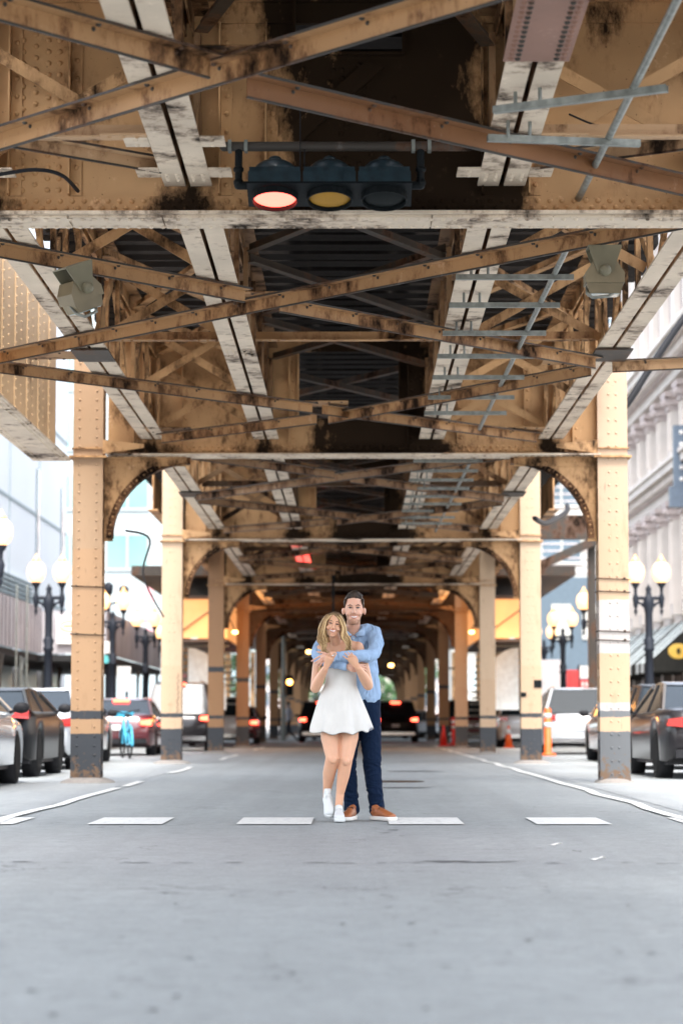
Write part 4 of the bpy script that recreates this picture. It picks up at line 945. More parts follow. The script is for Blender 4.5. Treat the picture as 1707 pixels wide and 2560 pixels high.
    for c_ in wy:
        for sx in (-1, 1):
            M = Matrix.Rotation(R(90), 4, 'Y')
            g = MB(); g.lathe([(wr * 0.62, -0.11), (wr * 0.9, -0.11), (wr, -0.07), (wr, 0.07), (wr * 0.9, 0.11), (wr * 0.62, 0.11)], n=24, M=M); o = g.build('wheel', 'tyre', t, loc=(sx * (hw - 0.125), c_, wr))
            g = MB(); g.lathe([(wr * 0.64, -0.09), (wr * 0.66, 0.09), (wr * 0.6, 0.10), (wr * 0.56, 0.05)], n=24, M=M if sx > 0 else Matrix.Rotation(R(-90), 4, 'Y'))
            for k in range(5):
                an = 2 * math.pi * k / 5; g.bar((sx * 0.085, 0.05 * math.cos(an), 0.05 * math.sin(an)), (sx * 0.095, wr * 0.62 * math.cos(an), wr * 0.62 * math.sin(an)), -0.03, 0.03, -0.012, 0.012, side=(0, -math.sin(an), math.cos(an)))
            g.ell((sx * 0.085, 0, 0), (0.025, 0.06, 0.06), 10); g.build('rim', 'rim_alloy', o)
    for sx in (-1, 1):
        zl = 0.80 if kind == 'sedan' else 0.92
        g = MB(); a_, b_ = sorted((sx * hw * 0.66, sx * hw * 0.93)); g.prism([(a_, zl - 0.05), (b_, zl - 0.07), (b_, zl + 0.08), (a_, zl + 0.05)], -L / 2 - 0.02, -L / 2 + 0.22); g.build('tail_light', 'tail_lit' if lit else 'tail_off', t)
        g = MB(); a_, b_ = sorted((sx * hw * 0.55, sx * hw * 0.90)); g.prism([(a_, 0.60), (b_, 0.63), (b_, 0.73), (a_, 0.68)], L / 2 - 0.30, L / 2 + 0.0); g.build('headlight', 'headlamp', t)
        g = MB(); g.ell((sx * (hw + 0.10), d - 0.35, zb + 0.06), (0.11, 0.06, 0.075), 10); g.bar((sx * (hw - 0.05), d - 0.35, zb), (sx * (hw + 0.1), d - 0.35, zb + 0.05), -0.02, 0.02, -0.02, 0.02); g.build('mirror', paint if kind == 'suv' else 'car_trim', t)
    g = MB(); g.box(-hw * 0.82, hw * 0.82, -L / 2 - 0.05, -L / 2 + 0.1, 0.30, 0.42); g.build('rear_bumper', 'chrome' if kind == 'suv' else 'car_trim', t)
    g = MB(); g.box(-0.16, 0.16, -L / 2 - 0.035, -L / 2 - 0.02, 0.62, 0.74) ; g.build('licence_plate', 'plate_white', t)
    if lit: g = MB(); g.box(-0.2, 0.2, -L / 2 + L * K['gh'][1] - 0.10, -L / 2 + L * K['gh'][1] - 0.05, H - 0.10, H - 0.03); g.build('brake_light', 'tail_lit', t)
    return t
make_car('sedan', 'paint_white', 'white sedan cut by the left photo edge, nearest car on the left', (-5.32, 30.6, 0.004), R(0.5), roof=0.92)
make_car('hatch', 'paint_black', 'glossy black hatchback parked between the cut-off white sedan and the left column', (-5.52, 37.2, 0.004), roof=0.90)
make_car('sedan', 'paint_white', 'white car mostly hidden behind the nearest left column', (-5.6, 43.2, 0.004))
make_car('sedan', 'paint_beige', 'beige car seen just right of the nearest left column', (-5.95, 48.8, 0.004))
make_car('sedan', 'paint_maroon', 'dark maroon car with lit tail lights behind the blue bicycle', (-5.7, 60.5, 0.004), lit=True)
make_car('suv', 'paint_graphite', 'dark van-like car beside the second left column', (-4.9, 70.0, 0.004), lit=True, roof=1.15)
make_car('suv', 'paint_white', 'pale car just right of the second left column, under the orange enclosure', (-4.75, 84.0, 0.004), R(4))
make_car('sedan', 'paint_maroon', 'red car by the third left column', (-4.4, 92.0, 0.004), lit=True)
make_car('suv', 'paint_white', 'white sport utility car seen from behind, left of the nearest right column', (5.72, 62.9, 0.004), R(-1.0))
make_car('suv', 'paint_white', 'second white sport utility car half behind the second right column', (5.6, 80.5, 0.004))
make_car('hatch', 'paint_black', 'glossy black car right of the nearest right column', (5.62, 43.2, 0.004), roof=1.0)
make_car('sedan', 'paint_graphite', 'graphite car cut by the right photo edge', (5.25, 36.7, 0.004), R(1), roof=1.0)
make_car('sedan', 'paint_beige', 'pale car far behind the black car on the right', (5.9, 50.5, 0.004))
make_car('suv', 'paint_maroon', 'maroon car between the third and second right columns', (4.5, 97, 0.004))
make_car('suv', 'paint_black', 'dark car in the roadway with glowing brake lights beside the man', (1.72, 101.2, 0.0), lit=True, group='cars driving under the railway', name='moving_car')
make_car('suv', 'paint_black', 'dark car with brake lights mostly hidden behind the woman', (-1.3, 101.5, 0.0), lit=True, group='cars driving under the railway', name='moving_car')
make_car('sedan', 'paint_silver', 'far silver car at the end of the street right of the dark car', (3.4, 122, 0.0), R(180), group='cars driving under the railway', name='moving_car')
make_car('sedan', 'yellow_taxi', 'yellow taxi far behind the blue bicycle', (-7.0, 112, 0.0), R(80), group='cars driving under the railway', name='taxi', cat='taxi')
t = thing('box_truck', 'white box truck standing behind the second white car on the right', 'truck', (6.95, 99, 0.0))
g = MB(); g.box(-1.3, 1.3, -3.2, 3.2, 1.0, 3.28); g.build('cargo_box', 'truck_white', t)
g = MB(); g.prism([(3.3, 0.6), (5.4, 0.6), (5.4, 1.5), (4.9, 2.5), (3.3, 2.6)], -1.1, 1.1, 'x'); g.build('cab', 'truck_white', t)
g = MB(); g.box(-1.1, 1.1, -3.2, 5.0, 0.55, 0.99); g.build('chassis', 'car_trim', t)
for x in (-1.0, 1.0):
    for y in (-2.0, 4.2): g = MB(); g.lathe([(0.2, -0.15), (0.45, -0.15), (0.48, 0), (0.45, 0.15), (0.2, 0.15)], n=20, M=Matrix.Rotation(R(90), 4, 'Y')); g.build('wheel', 'tyre', t, loc=(x, y, 0.48))
for x in (-1.1, 1.1): g = MB(); g.box(x - 0.1, x + 0.1, -3.24, -3.205, 1.05, 1.2); g.build('tail_light', 'tail_off', t)

# ------------------------------------------------------------------ bicycle, cones, posts
def ring(mb, c, r, tr, n=28, mi=0):
    pts = [(c[0], c[1] + r * math.cos(2 * math.pi * k / n), c[2] + r * math.sin(2 * math.pi * k / n)) for k in range(n + 1)]; mb.tube(pts, tr, 6, mi, caps=False, ref=(1, 0, 0))
t = thing('bicycle', 'blue share bicycle with front basket standing right of the nearest left column', 'bicycle', (-5.1, 54.6, 0.004), R(14))
for y in (-0.54, 0.54):
    g = MB(); ring(g, (0, y, 0.34), 0.32, 0.022); 
    for k in range(10): a = 2 * math.pi * k / 10; g.tube([(0, y, 0.34), (0, y + 0.31 * math.cos(a), 0.34 + 0.31 * math.sin(a))], 0.003, 4)
    g.build('wheel', 'tyre', t)
g = MB()
for a, b in (((0, 0.54, 0.34), (0, 0.38, 0.95)), ((0, 0.40, 0.8), (0, -0.08, 0.32)), ((0, 0.42, 0.72), (0, 0.0, 0.40)), ((0, -0.08, 0.3), (0, -0.24, 0.9)), ((0, -0.08, 0.3), (0, -0.54, 0.34)), ((0, -0.2, 0.7), (0, -0.54, 0.34))): g.tube([a, b], 0.024, 8)
g.tube([(0, -0.9, 0.30), (0, -0.86, 0.52), (0, -0.72, 0.68), (0, -0.54, 0.74), (0, -0.36, 0.68)], (0.028), 8); g.tube([(0, 0.34, 0.66), (0, 0.54, 0.74), (0, 0.76, 0.66), (0, 0.88, 0.46)], 0.028, 8)
g.build('frame', 'bike_blue', t)
g = MB(); g.tube([(-0.32, 0.22, 1.08), (-0.2, 0.36, 1.06), (0, 0.38, 1.0), (0.2, 0.36, 1.06), (0.32, 0.22, 1.08)], 0.018, 8); g.build('handlebar', 'car_trim', t)
g = MB(); g.ell((0, -0.26, 0.95), (0.09, 0.15, 0.045), 10); g.build('saddle', 'car_trim', t)
g = MB(); g.prism([(-0.2, 0.92), (0.2, 0.92), (0.24, 1.05), (-0.24, 1.05)], 0.42, 0.75); g.build('basket', 'bike_blue', t)
def cone(x, y, h, mat, lab, cyl=False):
    t = thing('traffic_drum' if cyl else 'traffic_cone', lab, 'delineator' if cyl else 'traffic cone', (x, y, 0.004), group='orange street cones and posts')
    if cyl:
        g = MB(); g.lathe([(0.2, 0), (0.2, 0.05), (0.09, 0.07), (0.085, h), (0.05, h + 0.03)], n=16); o = g.build('body', mat, t)
        for z in (h * 0.62, h * 0.82): g = MB(); g.lathe([(0.092, z), (0.091, z + 0.1)], n=16); g.build('band', 'reflective_white', o)
    else:
        g = MB(); g.box(-0.18, 0.18, -0.18, 0.18, 0, 0.03); g.lathe([(0.14, 0.03), (0.025, h)], n=18); o = g.build('body', mat, t)
        if h < 0.72 and mat == 'cone_orange': g = MB(); g.lathe([(0.14 - 0.115 * 0.62 + 0.004, h * 0.62), (0.14 - 0.115 * 0.84 + 0.004, h * 0.84)], n=18); g.build('band', 'reflective_white', o)
cone(4.95, 77.5, 0.71, 'cone_orange', 'orange cone with white collar between the second and third right columns')
cone(3.10, 83.5, 0.72, 'cone_red', 'plain red cone beside the far right column')
cone(3.50, 84.5, 0.95, 'cone_red', 'red and white banded post next to the plain red cone', True)
cone(4.70, 58.8, 1.12, 'cone_orange', 'slim orange banded post left of the white sport utility car', True)
# ------------------------------------------------------------------ people far off
def walker(x, y, h, top, leg, lab, ph=0.3, rz=0.0):
    t = thing('person', lab, 'person', (x, y, 0), rz, 'people crossing in the distance'); k = h / 1.75
    g = MB(); g.tube([(0, 0, 0.9 * k), (0, 0, 1.15 * k), (0, 0, 1.40 * k)], [(0.15, 0.11), (0.15, 0.11), (0.17, 0.11)], 10, ref=(1, 0, 0)); g.tube([(0, 0, 1.4 * k), (0, 0, 1.55 * k)], 0.05, 8); g.ell((0, 0, 1.64 * k), (0.08, 0.095, 0.115), 12)
    for s in (-1, 1):
        g.tube([(s * 0.08, 0, 0.92 * k), (s * 0.10, -s * ph * 0.25, 0.48 * k), (s * 0.10, s * ph * (0.9 if s > 0 else 0.8), 0.06 * k)], [0.085, 0.06, 0.04], 8, 1)
        g.tube([(s * 0.19, 0, 1.38 * k), (s * 0.24, s * ph * 0.3, 1.1 * k), (s * 0.22, -0.1 - s * 0.1, 0.88 * k)], [0.05, 0.042, 0.033], 8)
        g.tube([(s * 0.10, s * ph * 0.9 - 0.02, 0.05), (s * 0.10, s * ph * 0.9 + 0.16, 0.035)], 0.04, 8, 1)
    g.build('body', [top, leg], t)
    g = MB(); g.ell((0, -0.01, 1.68 * k), (0.09, 0.105, 0.10), 10); g.build('hair', 'hair_brown', t)
walker(-3.5, 112, 1.8, 'cloth_dark', 'cloth_dark', 'dark dressed walker, leftmost of the far group left of the woman', 0.5, R(70))
walker(-2.95, 111, 1.75, 'cloth_grey', 'cloth_dark', 'walker in a grey top in the far group left of the woman', 0.4, R(-60))
walker(-1.95, 110, 1.7, 'cloth_maroon', 'cloth_dark', 'walker in a dark red top close beside the far red light', 0.4, R(60))

# ------------------------------------------------------------------ buildings
def white_building():
    t = thing('white_building', 'tall plain white panelled building on the far left behind the sidewalk shed', 'building')
    x = -12.0
    g = MB(); g.box(-32, x, 52, 101, 0.14, 22); g.build('wall', 'facade_white', t)
    g = MB()
    for z in (5.4, 8.6, 12.4, 16.2, 20): g.box(x + 0.001, x + 0.025, 52, 101, z, z + 0.12)
    for y in (60, 68, 76, 84, 92): g.box(x + 0.001, x + 0.03, y, y + 0.1, 5, 22)
    g.build('panel_joint', 'facade_joint', t)
    for y in (91.2, 99): g = MB(); g.box(x + 0.001, x + 0.06, y, y + 0.7, 6.0, 10.4); g.build('window', 'window_glass', t)
    g = MB()
    for k in range(9): g.box(x + 0.03, x + 0.14, 70, 90, 4.6 + k * 0.16, 4.66 + k * 0.16)
    g.build('louvre', 'facade_joint', t)
    for k in range(7): g = MB(); y = 54 + k * 6.6; g.box(x + 0.002, x + 0.05, y, y + 4.6, 0.5, 3.6); g.build('shop_window', 'window_pale', t)
white_building()
def ornate_building():
    t = thing('ornate_building', 'ornate pale terracotta building with pilasters and deep cornices on the right', 'building')
    x = 12.0
    g = MB(); g.box(x, 34, 56, 107, 0.14, 23); g.build('wall', 'terracotta_pale', t)
    nb = 16; bw = 51 / nb
    for k in range(nb + 1):
        y = 56 + k * bw; a = max(56, y - 0.42); b = min(107, y + 0.42)
        for z0, z1 in ((4.7, 8.9), (10.3, 12.9)):
            g = MB(); g.box(x - 0.45, x - 0.002, a, b, z0, z1)
            for j in range(3): g.box(x - 0.50, x - 0.45, a + 0.1 + j * 0.24, a + 0.2 + j * 0.24, z0 + 0.4, z1 - 0.8)
            o = g.build('pilaster', 'terracotta_pale', t); c = MB()
            for j, (e, zz) in enumerate(((0.04, 0.75), (0.12, 0.58), (0.06, 0.43), (0.2, 0.28))): c.box(x - 0.5 - e, x - 0.004 - j * 0.002, a - e, b + e, z1 - zz, z1 - zz + 0.18)
            for j in range(3): c.ell((x - 0.6, a + 0.12 + j * 0.3, z1 - 0.42), (0.13, 0.13, 0.16), 8)
            c.build('capital', 'terracotta_pink', o)
        g = MB(); g.box(x - 0.3, x - 0.002, a, b, 14.9, 21.8); g.build('pier', 'terracotta_pale', t)
    for z0, e in ((8.95, 0.9), (13.0, 1.25), (21.9, 1.4)):
        g = MB(); g.box(x - e * 0.5, x - 0.006, 56, 107, z0, z0 + 0.35); g.box(x - e * 0.62, x - 0.007, 56, 107, z0 + 0.35, z0 + 0.7, 1); g.box(x - e, x - 0.008, 56, 107, z0 + 0.72, z0 + 1.0); g.box(x - e * 1.1, x - 0.009, 56, 107.1, z0 + 1.0, z0 + 1.15)
        y = 56.3
        while y < 106.8: g.box(x - e * 0.85, x - e * 0.63, y, y + 0.22, z0 + 0.42, z0 + 0.7); y += 0.55
        g.build('cornice', ['terracotta_pale', 'terracotta_pink'], t)
    for k in range(nb):
        y = 56 + k * bw + 0.55; w = bw - 1.1
        for z0, z1 in [(5.1, 8.0), (10.7, 12.3)] + [(15.6 + 3.6 * j, 17.9 + 3.6 * j) for j in range(2)]:
            if len([1 for c_ in t.children if c_.name.startswith('window')]) >= 96: continue
            g = MB(); g.box(x - 0.12, x - 0.002, y - 0.1, y + w + 0.1, z0 - 0.16, z0 - 0.002); g.box(x - 0.1, x - 0.003, y - 0.08, y + w + 0.08, z1 + 0.003, z1 + 0.2); g.box(x - 0.07, x - 0.004, y - 0.07, y - 0.002, z0, z1); g.box(x - 0.07, x - 0.004, y + w + 0.002, y + w + 0.07, z0, z1)
            g.box(x - 0.03, x - 0.001, y, y + w, z0, z1, 1); g.box(x - 0.05, x - 0.031, y + w / 2 - 0.04, y + w / 2 + 0.04, z0, z1)
            if z0 == 5.1:
                zz = z0
                while zz < z0 + 1.3: g.box(x - 0.11, x - 0.051, y, y + w, zz, zz + 0.06, 2); zz += 0.12
            g.build('window', ['terracotta_pink', 'window_glass', 'terracotta_pink'], t)
        g = MB(); g.box(x - 0.02, x - 0.001, y - 0.2, y + w + 0.2, 0.4, 3.9); g.build('shop_window', 'shop_interior', t)
ornate_building()
def awning(y0, y1, lab, gold=False):
    t = thing('awning', lab, 'awning', (11.98, y0, 2.55), group='striped awnings on the ornate building')
    n = 6; L = y1 - y0
    for_ = MB()
    for k in range(n):
        a, b = L * k / n, L * (k + 1) / n
        for_.add([(0, a, 1.95), (0, b, 1.95), (-1.75, b, 0.35), (-1.75, a, 0.35)], [(0, 1, 2, 3)], k % 2); for_.add([(-1.752, a, 0.35), (-1.752, b, 0.35), (-1.752, b, 0.0), (-1.752, a, 0.0)], [(0, 1, 2, 3)], k % 2)
    for_.build('canvas', ['awning_stripe_light', 'awning_stripe_dark'], t)
    for yy in (L - 0.02, 0.004):
        g = MB(); g.prism([(-0.004, 1.9), (-1.74, 0.33), (-1.74, 0.0), (-0.004, 0.0)], yy, yy + 0.016); o = g.build('end_panel', 'awning_stripe_dark', t)
    if gold: g = MB(); g.ell((-0.72, -0.012, 0.72), (0.36, 0.012, 0.27), 20); g.ell((-0.72, -0.026, 0.72), (0.07, 0.01, 0.12), 12, 1); g.build('emblem', ['gold', 'awning_stripe_dark'], o)
for k, (a, b, l, go) in enumerate(((84.0, 88.6, 'nearest striped awning on the right with a gold oval on its dark end', True), (89.4, 94.4, 'second striped awning beyond the gold oval one', False), (95.2, 100.4, 'third striped awning behind the right lamp post', False), (101, 106, 'farthest striped awning hard against the right column', False))): awning(a, b, l, go)
t = thing('blade_sign', 'slate blue vertical blade sign with a row of white bulbs at the right photo edge', 'sign', (11.45, 82, 0))
g = MB(); g.box(-0.55, 0.3, -0.15, 0.15, 8.81, 10.9); g.box(-0.7, 0.3, -0.2, 0.2, 8.1, 8.8); g.box(0.301, 0.56, -0.05, 0.05, 9.2, 9.35); g.box(0.301, 0.56, -0.05, 0.05, 10.4, 10.55); g.build('panel', 'sign_slate', t)
g = MB()
for k in range(5): g.ell((-0.3, -0.17, 9.05 + k * 0.4), (0.08, 0.05, 0.08), 8)
g.build('bulbs', 'sign_white', t)

def far_building(name, lab, x0, x1, y, h, wall, glass, fl=3.4, bw=3.0, z0=5.0, depth=20, teal=False):
    t = thing(name, lab, 'building')
    g = MB(); g.box(x0, x1, y, y + depth, 0.0, h); g.box(x0 - 0.2, x1 + 0.2, y - 0.3, y - 0.002, h - 1, h); g.build('wall', wall, t)
    z = z0; cnt = 0
    while z < h - 2.5:
        x = x0 + 0.5
        while x + bw * 0.7 < x1 and cnt < 90:
            g = MB(); g.box(x, x + bw * 0.7, y - 0.05, y - 0.004, z, z + fl * 0.55); g.box(x - 0.1, x + bw * 0.7 + 0.1, y - 0.14, y - 0.006, z - 0.16, z - 0.01, 1); g.box(x + bw * 0.34, x + bw * 0.37, y - 0.08, y - 0.051, z, z + fl * 0.55, 1); g.build('window', [glass, wall], t); x += bw; cnt += 1
        z += fl
    return t
t = far_building('glass_building', 'pale building with green-tinted window bands between the two nearest left columns', -34, -11.6, 152, 34, 'facade_pale', 'teal_glass', 3.8, 3.6, 10.5)
for z in (7.2, 4.6): g = MB(); g.box(-13.6, -12.6, 151.9, 151.99, z, z + 2.1); g.build('banner', 'banner_pink', t)
for x in (-20, -17.5, -15, -12.9): g = MB(); g.box(x, x + 1.9, 151.93, 151.99, 0.5, 3.6); g.build('shop_window', 'window_pale', t)
t = far_building('corner_building', 'beige banded building over a slate blue storefront right of the second right column', 11.4, 34, 152, 30, 'facade_beige', 'window_glass', 3.6, 3.4, 10.9)
g = MB(); g.box(11.35, 34, 151.5, 151.99, 0.2, 9.9); g.build('storefront', 'storefront_blue', t)
for x in (12.4, 14.3, 16.4, 18.5): g = MB(); g.box(x, x + 1.2, 151.4, 151.49, 6.0, 8.2); g.build('window', 'facade_beige', t)
for k in range(40):
    g = MB() if k == 0 else g; g.box(11.38, 34, 151.92, 151.99, 10.2 + 0.45 * k, 10.26 + 0.45 * k)
g.build('siding_lines', 'terracotta_pink', t)
far_building('distant_building', 'pale distant block closing the street on the left behind the far columns', -30, -9.5, 235, 38, 'facade_pale', 'window_pale', 3.6, 3.4, 4)
far_building('distant_building', 'pale distant block closing the street on the right behind the far columns', 9.5, 30, 235, 38, 'facade_beige', 'window_pale', 3.6, 3.4, 4)
far_building('distant_building', 'pinkish distant block at the very end of the street', -24, 24, 330, 30, 'terracotta_pink', 'window_glass', 3.6, 3.6, 3)

# sidewalk shed on the left, signs
t = thing('sidewalk_shed', 'grey boarded sidewalk shed on posts along the white building', 'sidewalk shed')
g = MB(); g.box(-10.0, -9.92, 46, 77, 3.0, 4.45); g.box(-9.92, -7.85, 77, 77.08, 3.0, 4.35); g.box(-7.93, -7.85, 77.08, 99, 3.0, 4.35)
for k in range(40): g.box(-9.919, -9.905, 46.4 + k * 0.78, 46.43 + k * 0.78, 3.0, 4.45, 1)
g.build('parapet', ['shed_grey', 'shed_dark'], t)
g = MB(); g.box(-11.9, -10.01, 46, 77, 2.75, 2.95); g.box(-11.9, -7.86, 77, 99, 2.75, 2.95); g.build('roof', 'shed_dark', t)
for k in range(13):
    for x in ((-10.0,) if k < 7 else (-8.0, -10.4)):
        g = MB(); y = 47 + k * 4.3; g.tube([(x, y, 0.14), (x, y, 2.75)], 0.05, 8); g.tube([(x, y, 2.0), (x, y + 0.7, 2.74)], 0.03, 6); g.build('post', 'dark_steel' if k % 2 else 'galvanised', t)
for x, y in ((-9.6, 69), (-9.3, 69)): g = MB(); g.tube([(x, y, 0.14), (x, y, 4.7)], 0.03, 8); g.build('scaffold_pole', 'galvanised', t)
t = thing('shop_sign', 'white sign board with an orange oval emblem on the sidewalk shed', 'sign', (-9.0, 76.9, 3.75))
g = MB(); g.box(-0.42, 0.44, -0.04, 0.02, -0.45, 0.45); g.build('board', 'sign_white', t)
g = MB(); ringp = [(0.30 * math.cos(2 * math.pi * k / 24), -0.05, 0.12 + 0.16 * math.sin(2 * math.pi * k / 24)) for k in range(25)]; g.tube(ringp, 0.022, 6, caps=False); g.box(-0.2, 0.2, -0.056, -0.042, 0.08, 0.15)
for k in range(2): g.box(-0.3, 0.3, -0.056, -0.042, -0.2 - 0.1 * k, -0.17 - 0.1 * k)
g.build('emblem', 'sign_orange', t)
def sign_post(x, y, panels, lab):
    t = thing('sign_post', lab, 'street sign', (x, y, 0.14)); h = max(p[3] for p in panels)
    g = MB(); g.tube([(0, 0, 0), (0, 0, h)], 0.04, 8); g.build('pole', 'dark_steel', t)
    for a, b, z0, z1, m in panels: g = MB(); g.box(a, b, -0.07, -0.045, z0, z1); g.build('panel', m, t)
sign_post(-7.3, 73, [(-0.28, 0.12, 2.75, 3.1, 'sign_white'), (-0.3, 0.15, 2.45, 2.68, 'sign_teal'), (0.2, 0.6, 1.6, 2.35, 'sign_white')], 'street sign post with teal and white plates behind the twin-globe lamps on the left')
sign_post(-6.3, 88, [(-0.2, 0.25, 1.2, 2.5, 'banner_pink'), (0.4, 1.2, 1.9, 2.5, 'sign_white'), (0.3, 1.6, 1.2, 1.5, 'sign_white')], 'tall pinkish sidewalk panel with white boards far on the left')
t = thing('red_sign', 'red and white shop sign left of the nearest right column', 'sign', (7.9, 90, 0.0))
g = MB(); g.box(0.0, 0.45, -0.05, 0.05, 2.05, 2.75); g.box(0.5, 1.15, -0.05, 0.05, 2.05, 2.4); g.build('panel', 'red_panel', t)
g = MB(); g.box(0.5, 0.85, -0.05, 0.05, 2.45, 2.9); g.box(0, 0.5, -0.05, 0.05, 1.8, 2.0); g.box(0.54, 1.1, -0.05, 0.05, 1.8, 2.0)
for k in range(4): g.box(0.56 + k * 0.14, 0.64 + k * 0.14, -0.06, -0.052, 2.14, 2.3)
g.build('lettering', 'sign_white', t); g = MB(); g.tube([(0.47, 0, 0.14), (0.47, 0, 2.9)], 0.05, 8); g.build('post', 'lamp_iron', t)
# station stair enclosures glowing orange
for s, l in ((-1, 'orange glowing station stair enclosure between the second and third left columns'), (1, 'orange glowing station stair enclosure between the second and third right columns')):
    t = thing('stair_enclosure', l, 'stair enclosure', (0, 75, 0), group='station stair enclosures')
    a, b = sorted((s * 3.95, s * 5.6))
    g = MB(); g.box(a, b, 0, 0.05, 3.42, 4.62); g.box(a, b, 12, 12.05, 3.4, 4.6); x = s * 3.9; g.box(min(x, x + s * 0.05), max(x, x + s * 0.05), 0, 12, 3.4, 4.6); g.build('panel', 'canopy_orange', t)
    g = MB(); g.box(a - 0.05, b + 0.05, -0.08, 12.1, 3.3, 3.39); g.box(a - 0.05, b + 0.05, -0.08, 12.1, 4.63, 4.72); g.bar((a, -0.04, 3.42), (b, -0.04, 4.6), -0.02, 0.02, -0.02, 0.02); g.build('frame', 'rail_steel', t)
    g = MB()
    for k in range(16): g.box(a, b, 2 + k * 0.5, 2.5 + k * 0.5, 3.2 - k * 0.2, 3.26 - k * 0.2)
    g.build('stairs', 'galvanised', t)
    g = MB(); pts = [(s * (3.98 + 1.2 * (1 - math.cos(q))), 1.6 + 1.55 * math.sin(q)) for q in [math.pi / 2 * k / 8 for k in range(9)]] + [(s * 5.18, 1.2), (s * 3.98, 1.2)]
    g.prism(pts, 1.0, 1.08); g.build('glazing', 'acrylic_pale', t)
    ld = bpy.data.lights.new('stair_lamp_light', 'POINT'); ld.energy = 42; ld.color = (1, 0.42, 0.10); ld.shadow_soft_size = 0.3
    lo = bpy.data.objects.new('stair_lamp_light', ld); COL.objects.link(lo); lo.parent = t; lo.location = (s * 3.0, -1.5, 3.2)
    g = MB(); g.ell((s * 3.6, -1.3, 3.55), (0.09, 0.09, 0.06), 10); g.build('lamp', 'lamp_glow', t); g = MB(); g.tube([(s * 3.6, -1.3, 3.6), (s * 4.0, -0.3, 4.4)], 0.02, 6); g.build('lamp_arm', 'rail_steel', t)

# ------------------------------------------------------------------ trees at the end of the street
def tree(x, y, h, r, lab, seed):
    random.seed(seed); t = thing('street_tree', lab, 'tree', (x, y, 0), group='green trees at the end of the street')
    g = MB(); g.tube([(0, 0, 0), (0.05, 0, h * 0.3), (0, 0.1, h * 0.55)], [0.18, 0.13, 0.08], 8)
    for k in range(5): a = k * 1.3; g.tube([(0, 0, h * 0.35), (r * 0.5 * math.cos(a), r * 0.5 * math.sin(a), h * 0.62)], [0.07, 0.03], 6)
    g.build('trunk', 'bark', t)
    g = MB(); cl = [(random.gauss(0, r * 0.42), random.gauss(0, r * 0.42), h * 0.62 + random.gauss(0, h * 0.15), random.uniform(0.3, 0.75)) for _ in range(34)]
    for cx, cy, cz, cr in cl:
        for _ in range(60):
            d = Vector((random.gauss(0, 1), random.gauss(0, 1), random.gauss(0, 1))).normalized() * cr * random.uniform(0.5, 1.0); p = Vector((cx, cy, cz)) + d
            u = d.orthogonal().normalized() * random.uniform(0.07, 0.13); w = Vector((random.uniform(-1, 1), random.uniform(-1, 1), random.uniform(-1, 1))).normalized() * 0.12
            g.add([p - u, p + w, p + u, p - w], [(0, 1, 2, 3)])
    g.build('crown', 'leaf_green', t)
for k, (x, y, h, l) in enumerate(((-5.4, 190, 7.5, 'green tree seen between the far left columns, left one'), (-3.2, 205, 6.5, 'green tree seen between the far left columns, nearer the woman'), (5.0, 195, 7.0, 'green tree seen between the far right columns'), (2.9, 215, 6.0, 'small green tree behind the dark moving car'), (-8.5, 180, 8, 'green tree far left behind the orange columns'))): tree(x, y, h, 2.0, l, 20 + k)
random.seed(11)

# ------------------------------------------------------------------ the couple
def q(px, py, y=19.75):
    """figure blueprint units (their own drawing grid) to metres at distance y"""
    s = 5553.0 / y; return Vector(((px - 811) / s, y, 0.80 + (1660 - py) / s))
def T(mb, pts, rad, n=14, ref=(1, 0, 0), mi=0): mb.tube([q(*p) for p in pts], rad, n, mi, True, ref)
def E_(mb, p, r, n=18, M=None, mi=0): mb.ell(q(*p), r, n, mi, M)
def finger(mb, pts, r0=0.0085, r1=0.0068):
    P = [q(*p) for p in pts]; n = len(P); mb.tube(P, [r0 + (r1 - r0) * k / (n - 1) for k in range(n)], 8)

# ---- man
man = thing('person', 'tall man in light blue shirt and navy trousers hugging the woman from behind', 'person', (0.08, 19.98, 0))
def add(o, parent):
    o.parent = parent; o.matrix_parent_inverse = Matrix.Translation(-parent.location); return o
b = MB()
HM = 19.90
E_(b, (812.5, 1396, HM + 0.01), (0.079, 0.098, 0.118), 22)
T(b, [(812.5, 1408, HM - 0.015), (812, 1420, HM - 0.02)], [(0.068, 0.078), (0.057, 0.066)], 16)
E_(b, (811.6, 1429, HM - 0.055), (0.033, 0.036, 0.028), 14)          # chin
for s in (-1, 1):
    E_(b, (812.5 + s * 11, 1411, HM - 0.062), (0.022, 0.022, 0.020), 10)   # cheeks
    E_(b, (812.5 + s * 24.5, 1405, HM + 0.0), (0.013, 0.020, 0.031), 10)   # ears
    E_(b, (812.5 + s * 9, 1391, HM - 0.079), (0.022, 0.013, 0.008), 10)   # brow
T(b, [(812.8, 1396, HM - 0.090), (813, 1403, HM - 0.102), (813.2, 1407, HM - 0.112)], [0.009, 0.011, 0.013], 10)
for s in (-1, 1): E_(b, (813 + s * 3, 1408.5, HM - 0.098), (0.009, 0.010, 0.008), 8)
E_(b, (812.8, 1421.5, HM - 0.078), (0.024, 0.012, 0.008), 10)
T(b, [(811.5, 1428, HM + 0.02), (811, 1442, HM + 0.05), (811, 1458, HM + 0.07)], [0.056, 0.057, 0.075], 16)
T(b, [(812, 1460, 19.98), (820, 1500, 20.0), (828, 1570, 20.0), (829, 1612, 20.0)], [(0.09, 0.06), (0.10, 0.08), (0.10, 0.08), (0.12, 0.08)], 16)
for hx, kx, ax in ((811, 799, 807), (848, 853, 864)): T(b, [(hx, 1620, 20.0), (kx, 1743, 19.96), (ax, 1862, 20.03)], [0.075, 0.05, 0.035], 12)
